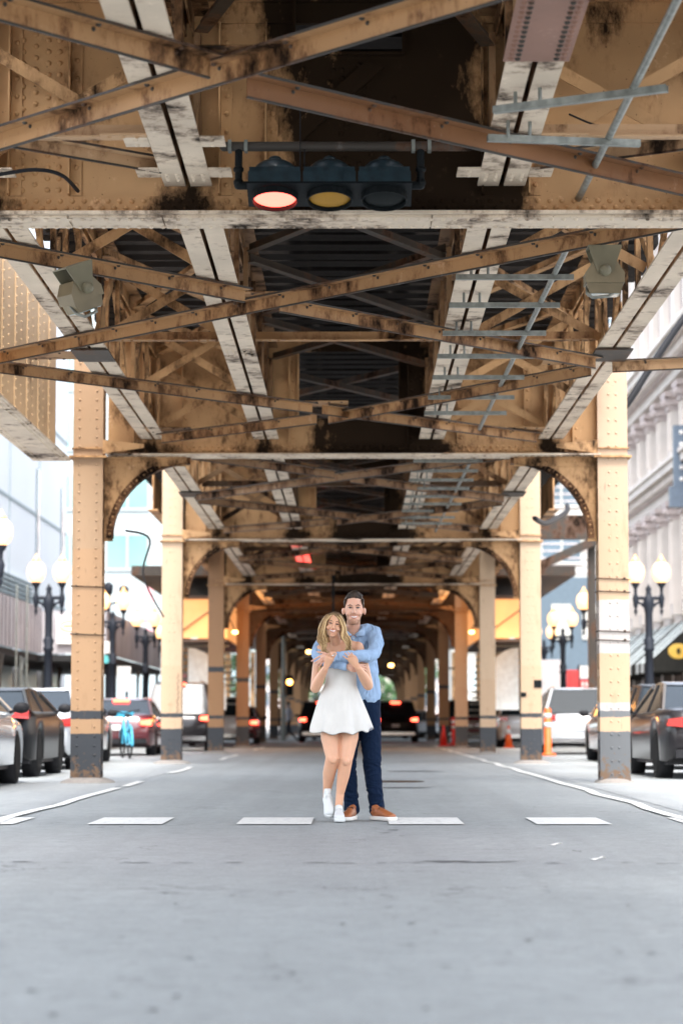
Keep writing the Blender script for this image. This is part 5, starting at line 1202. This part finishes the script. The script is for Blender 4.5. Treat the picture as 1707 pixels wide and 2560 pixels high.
# left arm of the man (right in view): upper arm, forearm across, hand on her far arm
T(b, [(800, 1508, 19.50), (775, 1509, 19.495), (757, 1508, 19.49)], [0.026, 0.026, 0.026], 12, ref=(0, 0, 1))
T(b, [(757, 1508, 19.49), (748, 1509, 19.485), (742, 1513, 19.49)], [(0.024, 0.020), (0.034, 0.017), (0.036, 0.014)], 12, ref=(0, 0, 1))
finger(b, [(741, 1505, 19.49), (731, 1510, 19.50), (722, 1515, 19.52), (715.5, 1519, 19.55)])
finger(b, [(740, 1511, 19.48), (732, 1517, 19.49), (725, 1522, 19.51), (720.5, 1525, 19.54)])
finger(b, [(740, 1516, 19.485), (734, 1522, 19.49), (729, 1526.5, 19.51), (726, 1529, 19.535)])
finger(b, [(742, 1520, 19.49), (738, 1526, 19.50), (734.5, 1530, 19.515), (733, 1532, 19.535)], 0.0078, 0.006)
finger(b, [(749, 1503, 19.485), (741, 1499.5, 19.475), (734, 1499, 19.47), (729, 1497.5, 19.475)], 0.010, 0.007)
# right arm (left in view)
T(b, [(775, 1525, 19.555), (785, 1528, 19.545), (797, 1531, 19.535)], [0.026, 0.026, 0.026], 12, ref=(0, 0, 1))
T(b, [(797, 1531, 19.535), (808, 1534, 19.53), (816, 1535, 19.54)], [(0.024, 0.020), (0.037, 0.017), (0.037, 0.014)], 12, ref=(0, 0, 1))
finger(b, [(816, 1528, 19.54), (826, 1527, 19.56), (835, 1527, 19.59), (840, 1529, 19.61)])
finger(b, [(817, 1533, 19.54), (828, 1532, 19.55), (837, 1532, 19.58), (842.5, 1534, 19.60)])
finger(b, [(816, 1538, 19.54), (827, 1537.5, 19.55), (836, 1538, 19.58), (841, 1541, 19.60)])
finger(b, [(814, 1542, 19.54), (823, 1542.5, 19.56), (831, 1544, 19.58), (835, 1546, 19.60)], 0.0078, 0.006)
finger(b, [(800, 1526, 19.53), (808, 1522, 19.52), (815, 1520, 19.525)], 0.010, 0.007)
mb_ = remesh(b, 'body', ['skin_man', 'stubble'], 0.0045, 3); add(mb_, man)
for p in mb_.data.polygons:
    c = p.center; d = c - q(812.5, 1416, HM - 0.02)
    if abs(d.x) < 0.085 and d.y < 0.05:
        zz = (1660 - (c.z - 0.8) * 5553 / c.y)      # drawing-grid height
        low = zz > 1424 or (abs(d.x) > 0.042 and zz > 1412) or (abs(d.x) < 0.036 and 1411.5 < zz < 1414.5 and d.y < -0.05)
        if low and zz < 1436: p.material_index = 1
for s in (-1, 1):
    x = 812.7 + s * 9
    g = MB(); E_(g, (x, 1397, HM - 0.0845), (0.0125, 0.008, 0.0055), 12); o = g.build('eye', 'eye_white'); add(o, man)
    g = MB(); E_(g, (x, 1397, HM - 0.0915), (0.0058, 0.004, 0.0052), 10); g.tube([q(x - 4, 1396.3, HM - 0.089), q(x, 1395, HM - 0.0935), q(x + 4, 1396.3, HM - 0.088)], 0.0022, 6); o = g.build('iris', 'eye_dark'); add(o, man)
    g = MB(); g.tube([q(x - s * 4.5, 1392, HM - 0.093), q(x, 1389.6, HM - 0.0945), q(x + s * 5.5, 1392, HM - 0.080)], [0.0022, 0.0032, 0.0018], 8); o = g.build('eyebrow', 'brow_dark'); add(o, man)
g = MB(); g.tube([q(805.5, 1415.8, HM - 0.078), q(809, 1417.6, HM - 0.089), q(813, 1418.4, HM - 0.092), q(817, 1417.6, HM - 0.089), q(820.5, 1415.8, HM - 0.078)], [0.002, 0.0062, 0.0075, 0.0062, 0.002], 8, ref=(0, 0, 1)); o = g.build('teeth', 'teeth'); add(o, man)
g = MB(); g.tube([q(804.5, 1415.2, HM - 0.078), q(809, 1415.9, HM - 0.092), q(813, 1416.2, HM - 0.096), q(817, 1415.9, HM - 0.092), q(821.5, 1415.2, HM - 0.078)], [0.002, 0.0028, 0.003, 0.0028, 0.002], 8); g.tube([q(804.5, 1415.6, HM - 0.078), q(809, 1419.8, HM - 0.090), q(813, 1420.8, HM - 0.094), q(817, 1419.8, HM - 0.090), q(821.5, 1415.6, HM - 0.078)], [0.002, 0.0035, 0.0042, 0.0035, 0.002], 8); o = g.build('lips', 'lip'); add(o, man)
b = MB()
E_(b, (812.5, 1388, HM + 0.040), (0.084, 0.096, 0.100), 22); E_(b, (812.5, 1374.5, HM + 0.008), (0.068, 0.076, 0.046), 18)
T(b, [(792.5, 1380, HM - 0.03), (791.5, 1397, HM - 0.012)], [(0.012, 0.03), (0.006, 0.014)], 10); T(b, [(832.5, 1380, HM - 0.03), (833.5, 1397, HM - 0.012)], [(0.012, 0.03), (0.006, 0.014)], 10)
random.seed(5)
for k in range(60):
    u = k / 59; x = 796 + 30 * u + random.uniform(-1, 1); top = 1377 - 12 * math.sin(math.pi * (0.12 + 0.78 * u)); yb = HM - 0.055 + 0.022 * abs(u - 0.5) * 2
    T(b, [(x, top + 2.5, yb - 0.004), (x + 2.0, top - 1, yb + 0.0), (x + 4, top - 4.5 + random.uniform(-1, 1), yb + 0.03), (x + 3, top - 6 + random.uniform(-0.8, .8), yb + 0.08)], [0.006, 0.009, 0.009, 0.007], 6, ref=(1, 0, 0))
mh = add(remesh(b, 'hair', 'hair_brown', 0.0045, 1, disp=lambda c: 0.002 * noise.noise(Vector((c.x * 90, c.y * 90, c.z * 30)))), man)
# shirt
b = MB()
T(b, [(812, 1456, 19.985), (815, 1462, 19.99), (819, 1485, 20.0), (824, 1520, 20.0), (829, 1560, 20.0), (830.5, 1596, 20.0)], [(0.10, 0.065), (0.165, 0.095), (0.165, 0.125), (0.148, 0.125), (0.150, 0.122), (0.158, 0.125)], 22)
T(b, [(838, 1590, 20.0), (844, 1601, 20.0)], [(0.12, 0.118), (0.10, 0.118)], 16)
T(b, [(825, 1452, 19.97), (842, 1450, 19.97), (857, 1455, 19.96), (864, 1478, 19.84), (858, 1500, 19.70), (848, 1508, 19.63), (825, 1508, 19.54), (795, 1508, 19.50), (766, 1510, 19.49)], [0.055, 0.062, 0.068, 0.062, 0.057, 0.054, 0.050, 0.044, 0.038], 16, ref=(0, 0, 1))
T(b, [(800, 1452, 19.98), (780, 1454, 19.98), (762, 1460, 19.96), (740, 1480, 19.86), (729, 1500, 19.75), (733, 1512, 19.68), (755, 1521, 19.58), (790, 1529, 19.54)], [0.055, 0.06, 0.064, 0.06, 0.056, 0.053, 0.046, 0.038], 16, ref=(0, 0, 1))
def folds(a, sc=13, st=(1, 1, 1)):
    def f(c):
        v = Vector((c.x * sc * st[0], c.y * sc * st[1], c.z * sc * st[2]))
        r = noise.noise(v + 1.5 * Vector((noise.noise(v * 0.6), noise.noise(v * 0.6 + Vector((5, 1, 2))), noise.noise(v * 0.6 + Vector((1, 7, 3))))))
        return a * (1 - 2 * abs(r)) - a * 0.6
    return f
sh = add(remesh(b, 'shirt', 'shirt_blue', 0.0055, 5, disp=folds(0.0085, 12, (1.3, 1, 0.8))), man)
def strip(mb, pts, w, th, nrm, mi=0):
    P = [q(*p) for p in pts]
    for a, c in zip(P, P[1:]): mb.bar(a, c, -w, w, 0, th, side=nrm)
for s in (-1, 1):
    g = MB()                                                            # collar leaf: bent sheet from nape to point
    A = [(811 + s * 22.5, 1437, 19.93), (811 + s * 19, 1446, 19.875), (811 + s * 3, 1459, 19.845)]
    Bp = [(811 + s * 27, 1443, 19.93), (811 + s * 27, 1456, 19.865), (811 + s * 10, 1463.5, 19.845)]
    if s > 0: Bp[1] = (838, 1460, 19.865)
    V = [q(*p) for p in A] + [q(*p) for p in Bp]; V += [v + Vector((0, -0.006, 0.002)) for v in V]
    g.add(V, [(0, 1, 4, 3), (1, 2, 5, 4), (6, 7, 10, 9), (7, 8, 11, 10), (0, 3, 9, 6), (2, 5, 11, 8), (0, 1, 7, 6), (1, 2, 8, 7), (3, 4, 10, 9), (4, 5, 11, 10)], 0, True)
    o = g.build('collar', 'collar_blue'); add(o, man)
g = MB(); strip(g, [(810.5, 1461, 19.862), (813, 1475, 19.852), (816, 1492, 19.852)], 0.014, 0.006, (1, 0, 0)); o = g.build('button_placket', 'collar_blue'); add(o, man)
for k in range(2): g = MB(); E_(g, (811.5 + 2 * k, 1467 + 13 * k, 19.842), (0.0045, 0.002, 0.0045), 8); o = g.build('button', 'sole_white'); add(o, man)
for pts in ([(770, 1509.5, 19.49), (759, 1509.5, 19.488)], [(786, 1528.5, 19.542), (797, 1530.5, 19.535)]):
    g = MB(); g.tube([q(*p) for p in pts], 0.0405, 16, caps=False, ref=(0, 0, 1)); o = g.build('cuff', 'collar_blue'); add(o, man)
# trousers
b = MB()
T(b, [(830, 1588, 20.0), (830, 1620, 20.0)], [(0.150, 0.105), (0.158, 0.115)], 20)
T(b, [(812, 1618, 20.0), (806, 1675, 19.99), (798, 1735, 19.965), (799, 1760, 19.97), (804, 1810, 20.0), (807, 1840, 20.02), (807.5, 1856, 20.02)], [0.088, 0.086, 0.074, 0.068, 0.064, 0.060, 0.064], 16)
T(b, [(846, 1618, 20.0), (850, 1675, 19.98), (853, 1735, 19.95), (854, 1760, 19.96), (859, 1810, 19.99), (864, 1842, 20.01), (864.5, 1857, 20.01)], [0.096, 0.090, 0.079, 0.073, 0.067, 0.061, 0.064], 16)
fo = folds(0.006, 11, (1, 1, 1.6))
tr = add(remesh(b, 'trousers', 'trouser_navy', 0.006, 4, disp=lambda c: fo(c) * (1.6 if c.z < 0.25 or 0.40 < c.z < 0.55 else 0.8)), man)

def shoe(parent, heel, yaw, pitch=0.0, L=0.29, w=1.0, sneaker=False):
    """toe points to local -Y from the heel; upper, sole and laces"""
    M = Matrix.Translation(Vector(heel)) @ Matrix.Rotation(yaw, 4, 'Z') @ Matrix.Rotation(pitch, 4, 'X')
    k = L / 0.29
    g = MB(); g.tube([(0, 0.0, 0.062), (0, -0.06 * k, 0.062), (0, -0.12 * k, 0.055), (0, -0.19 * k, 0.043), (0, -0.235 * k, 0.036)], [(0.034 * w, 0.040), (0.037 * w, 0.042), (0.042 * w, 0.036), (0.046 * w, 0.026), (0.040 * w, 0.020)], 16, ref=(1, 0, 0))
    g.tube([(0, 0.0, 0.06), (0, -0.012, 0.105 if sneaker else 0.095)], [(0.034 * w, 0.045), (0.034 * w, 0.046)], 14, ref=(1, 0, 0))
    g.v = [tuple(M @ Vector(v)) for v in g.v]
    o = remesh(g, 'shoe', 'sneaker_white' if sneaker else 'shoe_tan', 0.0045, 3); add(o, parent)
    out = [(0.0, 0.045), (0.028, 0.035), (0.036, 0.0), (0.033, -0.08), (0.046, -0.16), (0.048, -0.21), (0.036, -0.25), (0.0, -0.268), (-0.032, -0.252), (-0.044, -0.21), (-0.040, -0.15), (-0.033, -0.07), (-0.036, 0.0), (-0.028, 0.035)]
    g = MB(); n = len(out); vs = []
    for z, e in ((0.0, 0.98), (0.006, 1.03), (0.026, 1.04), (0.030, 1.0)): vs += [(x * w * e, y * k * (1.0 + (e - 1) * 0.5), z) for x, y in out]
    g.add(vs, [(a * n + j, a * n + (j + 1) % n, (a + 1) * n + (j + 1) % n, (a + 1) * n + j) for a in range(3) for j in range(n)] + [tuple(range(n)), tuple(3 * n + j for j in range(n))], 0, True)
    g.v = [tuple(M @ Vector(v)) for v in g.v]; o2 = g.build('sole', 'sneaker_white' if sneaker else 'sole_white'); add(o2, parent)
    g = MB()
    for j in range(5):
        y = -0.075 * k - j * 0.024 * k; z = 0.098 - j * 0.0088 ; ww = 0.020 * w
        g.tube([(-ww, y + 0.004, z - 0.003), (0, y, z + 0.003), (ww, y - 0.004, z - 0.003)], 0.0028, 6); g.tube([(-ww, y - 0.010, z - 0.006), (ww, y + 0.008, z - 0.001)], 0.0025, 6)
    g.tube([(0, -0.07 * k, 0.103), (0.022, -0.08 * k, 0.103), (0.028, -0.095 * k, 0.092)], 0.003, 6); g.tube([(0, -0.07 * k, 0.103), (-0.022, -0.082 * k, 0.103), (-0.026, -0.10 * k, 0.09)], 0.003, 6)
    g.v = [tuple(M @ Vector(v)) for v in g.v]; o3 = g.build('laces', 'sneaker_white' if sneaker else 'lace_brown'); add(o3, parent)
shoe(man, (-0.005, 19.99, 0.008), R(-14), L=0.29); shoe(man, (0.178, 19.98, 0.008), R(34), L=0.30)

# ---- woman
wo = thing('person', 'woman with wavy blonde hair, short white dress and white sneakers, held by the man', 'person', (-0.1, 19.7, 0))
HW = 19.63; tilt = Matrix.Rotation(R(10), 4, 'Y')
b = MB()
def hw(dx, dz, y): c = tilt @ Vector((dx, 0, dz)); o = q(766.0, 1438, HW); return Vector((o.x + c.x, HW + y, o.z + c.z))
def he(mb, dx, dz, y, r, n=14): mb.ell(hw(dx, dz, y), r, n, 0, tilt)
he(b, 0, 0.015, 0.012, (0.067, 0.088, 0.092), 22)
b.tube([hw(0, -0.015, -0.01), hw(0.002, -0.055, -0.022)], [(0.060, 0.070), (0.043, 0.052)], 16, ref=(1, 0, 0)); he(b, 0.002, -0.079, -0.045, (0.024, 0.028, 0.019))
for s in (-1, 1): he(b, s * 0.036, -0.022, -0.054, (0.023, 0.022, 0.019), 10); he(b, s * 0.026, 0.030, -0.062, (0.018, 0.010, 0.006), 10)
b.tube([hw(0, 0.014, -0.078), hw(0, -0.012, -0.090), hw(0, -0.022, -0.097)], [0.0065, 0.0085, 0.010], 10)
for s in (-1, 1): he(b, s * 0.009, -0.026, -0.086, (0.007, 0.009, 0.006), 8)
he(b, 0, -0.064, -0.068, (0.020, 0.011, 0.007), 8)
T(b, [(768, 1462, 19.66), (772, 1478, 19.70), (775, 1490, 19.72)], [0.044, 0.044, 0.06], 16)
T(b, [(742, 1492, 19.74), (760, 1487, 19.735), (800, 1484, 19.735), (817, 1488, 19.74)], [0.047, 0.052, 0.052, 0.048], 14, ref=(0, 0, 1))
T(b, [(778, 1490, 19.735), (784, 1515, 19.73), (784, 1545, 19.73), (782, 1580, 19.73), (780, 1625, 19.73)], [(0.115, 0.075), (0.112, 0.085), (0.102, 0.08), (0.11, 0.085), (0.135, 0.10)], 18)
T(b, [(738, 1494, 19.735), (729, 1535, 19.72), (724, 1580, 19.68)], [0.048, 0.043, 0.040], 14); T(b, [(724, 1581, 19.68), (733, 1562, 19.60), (747, 1536, 19.49)], [0.041, 0.042, 0.026], 14)
T(b, [(821, 1488, 19.735), (835, 1530, 19.72), (845, 1573, 19.69)], [0.050, 0.043, 0.041], 14); T(b, [(845, 1575, 19.69), (836, 1558, 19.60), (822, 1535, 19.48)], [0.041, 0.042, 0.026], 14)
T(b, [(763, 1645, 19.73), (759, 1695, 19.70), (764, 1740, 19.645), (756, 1775, 19.73), (752, 1808, 19.81), (751, 1828, 19.84)], [0.086, 0.080, 0.058, 0.053, 0.036, 0.032], 16)
T(b, [(801, 1645, 19.73), (801, 1695, 19.70), (794, 1744, 19.65), (788.5, 1779, 19.69), (781, 1820, 19.72), (777.5, 1852, 19.72)], [0.086, 0.076, 0.055, 0.051, 0.034, 0.031], 16)
E_(b, (764.5, 1744, 19.60), (0.030, 0.022, 0.034), 10); E_(b, (794, 1748, 19.605), (0.030, 0.022, 0.034), 10)
for sgn, wr, pl, kn in ((1, (747, 1536, 19.485), (753, 1522, 19.465), (758, 1513, 19.45)), (-1, (822, 1535, 19.475), (813, 1522, 19.455), (806, 1513, 19.445))):
    T(b, [wr, pl, kn], [(0.022, 0.018), (0.033, 0.015), (0.036, 0.013)], 12)
# hands holding his forearm: fingers hook over the sleeve
for pts in ([(752, 1514, 19.455), (755, 1505, 19.435), (758, 1500, 19.43), (760, 1498, 19.45)], [(756.5, 1511.5, 19.45), (760, 1503, 19.43), (763, 1498.5, 19.43), (765, 1497, 19.45)],
            [(761, 1511.5, 19.45), (764.5, 1504, 19.432), (767.5, 1499.5, 19.432), (769, 1498, 19.455)], [(764.5, 1514, 19.455), (768.5, 1508, 19.435), (771, 1504, 19.432), (772.5, 1501, 19.45)],
            [(812, 1514, 19.45), (811, 1507, 19.43), (808.5, 1502, 19.425), (806, 1500, 19.445)], [(808, 1511, 19.445), (804, 1505, 19.425), (801, 1501, 19.425), (799, 1499, 19.445)],
            [(804, 1512, 19.445), (798, 1507, 19.425), (794, 1503, 19.425), (791.5, 1501, 19.445)], [(801.5, 1516, 19.45), (795.5, 1513.5, 19.43), (791, 1510, 19.43), (788, 1508, 19.445)]):
    finger(b, pts, 0.0076, 0.006)
finger(b, [(750, 1526, 19.475), (745.5, 1517, 19.46), (748, 1508, 19.45), (752, 1505, 19.455)], 0.009, 0.0068); finger(b, [(819, 1527, 19.465), (821, 1518, 19.45), (817, 1510, 19.44), (813, 1506, 19.45)], 0.009, 0.0068)
add(remesh(b, 'body', 'skin_woman', 0.0045, 3), wo)
for s in (-1, 1):
    g = MB(); g.ell(hw(s * 0.027, 0.012, -0.0745), (0.0105, 0.006, 0.0032), 10, 0, tilt); o = g.build('eye', 'eye_white'); add(o, wo)
    g = MB(); g.ell(hw(s * 0.027, 0.012, -0.0785), (0.0056, 0.004, 0.0036), 10); g.tube([hw(s * 0.027 - 0.013, 0.0125, -0.0775 + 0.003 * (s < 0)), hw(s * 0.027, 0.0175, -0.081), hw(s * 0.027 + 0.013, 0.0125, -0.0775 + 0.003 * (s > 0))], 0.0026, 6); o = g.build('iris', 'eye_dark'); add(o, wo)
    g = MB(); g.tube([hw(s * 0.012, 0.031, -0.080), hw(s * 0.028, 0.036, -0.079), hw(s * 0.043, 0.029, -0.068)], [0.0018, 0.0025, 0.0012], 8); o = g.build('eyebrow', 'brow_blonde'); add(o, wo)
g = MB(); g.tube([hw(-0.025, -0.037, -0.068), hw(-0.013, -0.044, -0.079), hw(0, -0.047, -0.082), hw(0.013, -0.044, -0.079), hw(0.025, -0.037, -0.068)], [0.002, 0.0055, 0.0068, 0.0055, 0.002], 8, ref=(0, 0, 1)); o = g.build('teeth', 'teeth'); add(o, wo)
g = MB(); g.tube([hw(-0.027, -0.035, -0.068), hw(-0.013, -0.0385, -0.082), hw(0, -0.040, -0.086), hw(0.013, -0.0385, -0.082), hw(0.027, -0.035, -0.068)], [0.0016, 0.0024, 0.0026, 0.0024, 0.0016], 8)
g.tube([hw(-0.027, -0.036, -0.068), hw(-0.014, -0.050, -0.079), hw(0, -0.0545, -0.083), hw(0.014, -0.050, -0.079), hw(0.027, -0.036, -0.068)], [0.0016, 0.0032, 0.0038, 0.0032, 0.0016], 8); o = g.build('lips', 'lip'); add(o, wo)
# hair: long waves from the crown down both sides
b = MB(); random.seed(9)
he(b, 0, 0.030, 0.040, (0.080, 0.082, 0.088), 20)
T(b, [(764, 1440, 19.70), (766, 1470, 19.74), (768, 1492, 19.78)], [(0.085, 0.05), (0.10, 0.045), (0.10, 0.04)], 16)
crown = (763.0, 1410.0)
def lock(path, r, depth, ph, amp):
    pts = []; n = 16
    for i in range(n + 1):
        u = i / n * (len(path) - 1); k = min(int(u), len(path) - 2); f = u - k
        x = path[k][0] * (1 - f) + path[k + 1][0] * f; y = path[k][1] * (1 - f) + path[k + 1][1] * f; d = path[k][2] * (1 - f) + path[k + 1][2] * f
        a = amp * max(0, (y - 1440) / 60); pts.append((x + a * math.sin(y * 0.17 + ph), y, d + depth + 0.002 * a * math.cos(y * 0.17 + ph)))
    b.tube([q(*p) for p in pts], [r * (0.75 + 0.45 * math.sin(math.pi * min(1, (k + 2) / 15))) * (1 if k < 13 else 1 - (k - 12) * 0.18) for k in range(n + 1)], 8)
for k in range(34):
    u = random.random(); e = random.uniform(-1, 1); dep = random.uniform(0.0, 0.055)
    x1, x2, x3, x4 = 740 + 10 * u, 731 + 15 * u, 731 + 15 * u, 739 + 16 * u
    if u > 0.85: dep = abs(dep)
    lock([(crown[0] + e, crown[1] + 1, 19.60), (x1 + 9, 1415 + 3 * u, 19.585), (x1, 1428, 19.58), (x2, 1450, 19.575), (x3, 1472, 19.57), (x4, 1497 + random.uniform(-5, 7), 19.57)], random.uniform(0.009, 0.014), dep, u * 2.5 + random.uniform(-.4, .4), 5.5)
for k in range(34):
    u = random.random(); e = random.uniform(-1, 1); dep = random.uniform(0.0, 0.055)
    x1, x2, x3, x4, x5 = 779 + 7 * u, 787.5 + 5 * u, 786.5 + 10 * u, 791 + 15 * u, 797 + 13 * u
    lock([(crown[0] + 2 + e, crown[1] + 1, 19.60), (x1 - 7, 1414 - 1 * u, 19.585), (x1 + 1, 1424, 19.58), (x2, 1442, 19.575), (x3, 1458, 19.57), (x4, 1477, 19.565), (x5, 1496 + random.uniform(-6, 3), 19.56)], random.uniform(0.009, 0.0135), dep, 1.0 + u * 2.5 + random.uniform(-.4, .4), 4.8)
for k in range(5): b.tube([q(736 + k, 1520, 19.62), q(734 + k * 0.5, 1533, 19.60), q(731 + k, 1543, 19.60), q(733 + k * .5, 1553, 19.61)], [0.007, 0.008, 0.006, 0.003], 8)
wh = remesh(b, 'hair', 'hair_blonde', 0.004, 1); add(wh, wo)
for mat, cnt in (('hair_highlight', 70), ('hair_lowlight', 60)):
    b = MB()
    for k in range(cnt):
        u = random.random(); e = random.uniform(-2, 2)
        if k % 2: lock([(crown[0] + e, crown[1] + 0.5, 19.595), (749 + 10 * u, 1414 + 3 * u, 19.565), (740 + 9 * u, 1428, 19.553), (730 + 16 * u, 1450, 19.548), (729.5 + 18 * u, 1472, 19.545), (737 + 19 * u, 1498 + random.uniform(-6, 9), 19.55)], random.uniform(0.0018, 0.0034), random.uniform(0.012, 0.026), u * 2.5 + random.uniform(-.6, .6), 5.5)
        else: lock([(crown[0] + 2 + e, crown[1] + 0.5, 19.595), (772 + 7 * u, 1413, 19.565), (781 + 6 * u, 1424, 19.553), (787 + 6.5 * u, 1442, 19.548), (786 + 11 * u, 1458, 19.545), (790 + 17 * u, 1477, 19.543), (796 + 15 * u, 1497 + random.uniform(-7, 4), 19.545)], random.uniform(0.0018, 0.0034), random.uniform(0.012, 0.026), 1.0 + u * 2.5 + random.uniform(-.6, .6), 4.8)
    o = b.build('loose_locks', mat); o.parent = wh
# dress: fitted top, flared skirt with soft folds
def ringset(levels, n=96):
    vs = []
    for (px, py, rx, ry, fold, dip) in levels:
        c = q(px, py, 19.73)
        for k in range(n):
            t = 2 * math.pi * k / n
            f = 1 + fold * (math.sin(t * 9 + 0.6) * 0.6 + math.sin(t * 5 + 2.0) * 0.6 + 0.3 * math.sin(t * 14))
            vs.append((c.x + rx * f * math.cos(t), c.y + ry * f * math.sin(t), c.z - dip * max(0, -math.sin(t)) + fold * 0.12 * math.sin(t * 9 + 2.2)))
    m = len(levels)
    return vs, [(a * n + k, a * n + (k + 1) % n, (a + 1) * n + (k + 1) % n, (a + 1) * n + k) for a in range(m - 1) for k in range(n)]
lv = [(784, 1502, 0.112, 0.098, 0, 0), (784, 1504, 0.121, 0.106, 0, 0), (784, 1520, 0.124, 0.112, 0, 0), (784, 1538, 0.121, 0.104, 0, 0), (783, 1556, 0.124, 0.100, 0, 0), (782, 1572, 0.131, 0.104, 0.0, 0),
      (781.5, 1576, 0.134, 0.106, 0.0, 0), (781.5, 1577.5, 0.136, 0.108, 0.002, 0), (780, 1592, 0.158, 0.125, 0.014, 0.002), (779.5, 1612, 0.184, 0.145, 0.034, 0.01), (780, 1636, 0.211, 0.165, 0.058, 0.022), (780, 1656, 0.232, 0.18, 0.078, 0.033), (780.3, 1675, 0.250, 0.19, 0.095, 0.040)]
g = MB(); vs, fs = ringset(lv); g.add(vs, fs, 0, True); o = g.build('dress', 'dress_white'); add(o, wo)
so_ = o.modifiers.new('thick', 'SOLIDIFY'); so_.thickness = 0.005; so_.offset = -1
ss = o.modifiers.new('sub', 'SUBSURF'); ss.levels = 1; ss.render_levels = 1
lv2 = [(780, 1650, 0.222, 0.165, 0.045, 0.03), (780.3, 1676, 0.238, 0.17, 0.09, 0.03)]
g = MB(); vs, fs = ringset(lv2); g.add(vs, fs, 0, True); o = g.build('dress_lining', 'lining_pale'); add(o, wo)
g = MB(); g.tube([q(764.3 + 1.8 * math.cos(a), 1506.5 + 1.2 * math.sin(a), 19.424) for a in [k * math.pi / 4 for k in range(9)]], 0.0018, 5); g.ell(q(764.3, 1506.5, 19.42), (0.005, 0.003, 0.005), 8); o = g.build('ring', 'silver_ring'); add(o, wo)
g = MB(); g.ell(q(797.5, 1506.8, 19.416), (0.006, 0.004, 0.005), 8); o = g.build('ring', 'silver_ring'); add(o, wo)
g = MB(); g.tube([q(818 + 5 * math.cos(a) * 0.9, 1530.5 - 3.5 * math.cos(a) * -0.6, 19.478 + 0.024 * math.sin(a)) for a in [k * math.pi / 6 for k in range(13)]], 0.0018, 5); o = g.build('bracelet', 'silver_ring'); add(o, wo)
shoe(wo, (-0.118, 19.72, 0.008), R(2), L=0.25, w=0.95, sneaker=True)
shoe(wo, (-0.218, 19.86, 0.17), R(8), R(38), L=0.25, w=0.9, sneaker=True)
# two storm drains and a manhole in the roadway
t = thing('manhole_cover', 'round iron cover set in the roadway behind the couple', 'manhole cover', (0.6, 33.0, 0.002))
g = MB(); g.lathe([(0.36, 0), (0.36, 0.008), (0.33, 0.012), (0.0, 0.012)], n=28); g.build('cover', 'dark_steel', t)
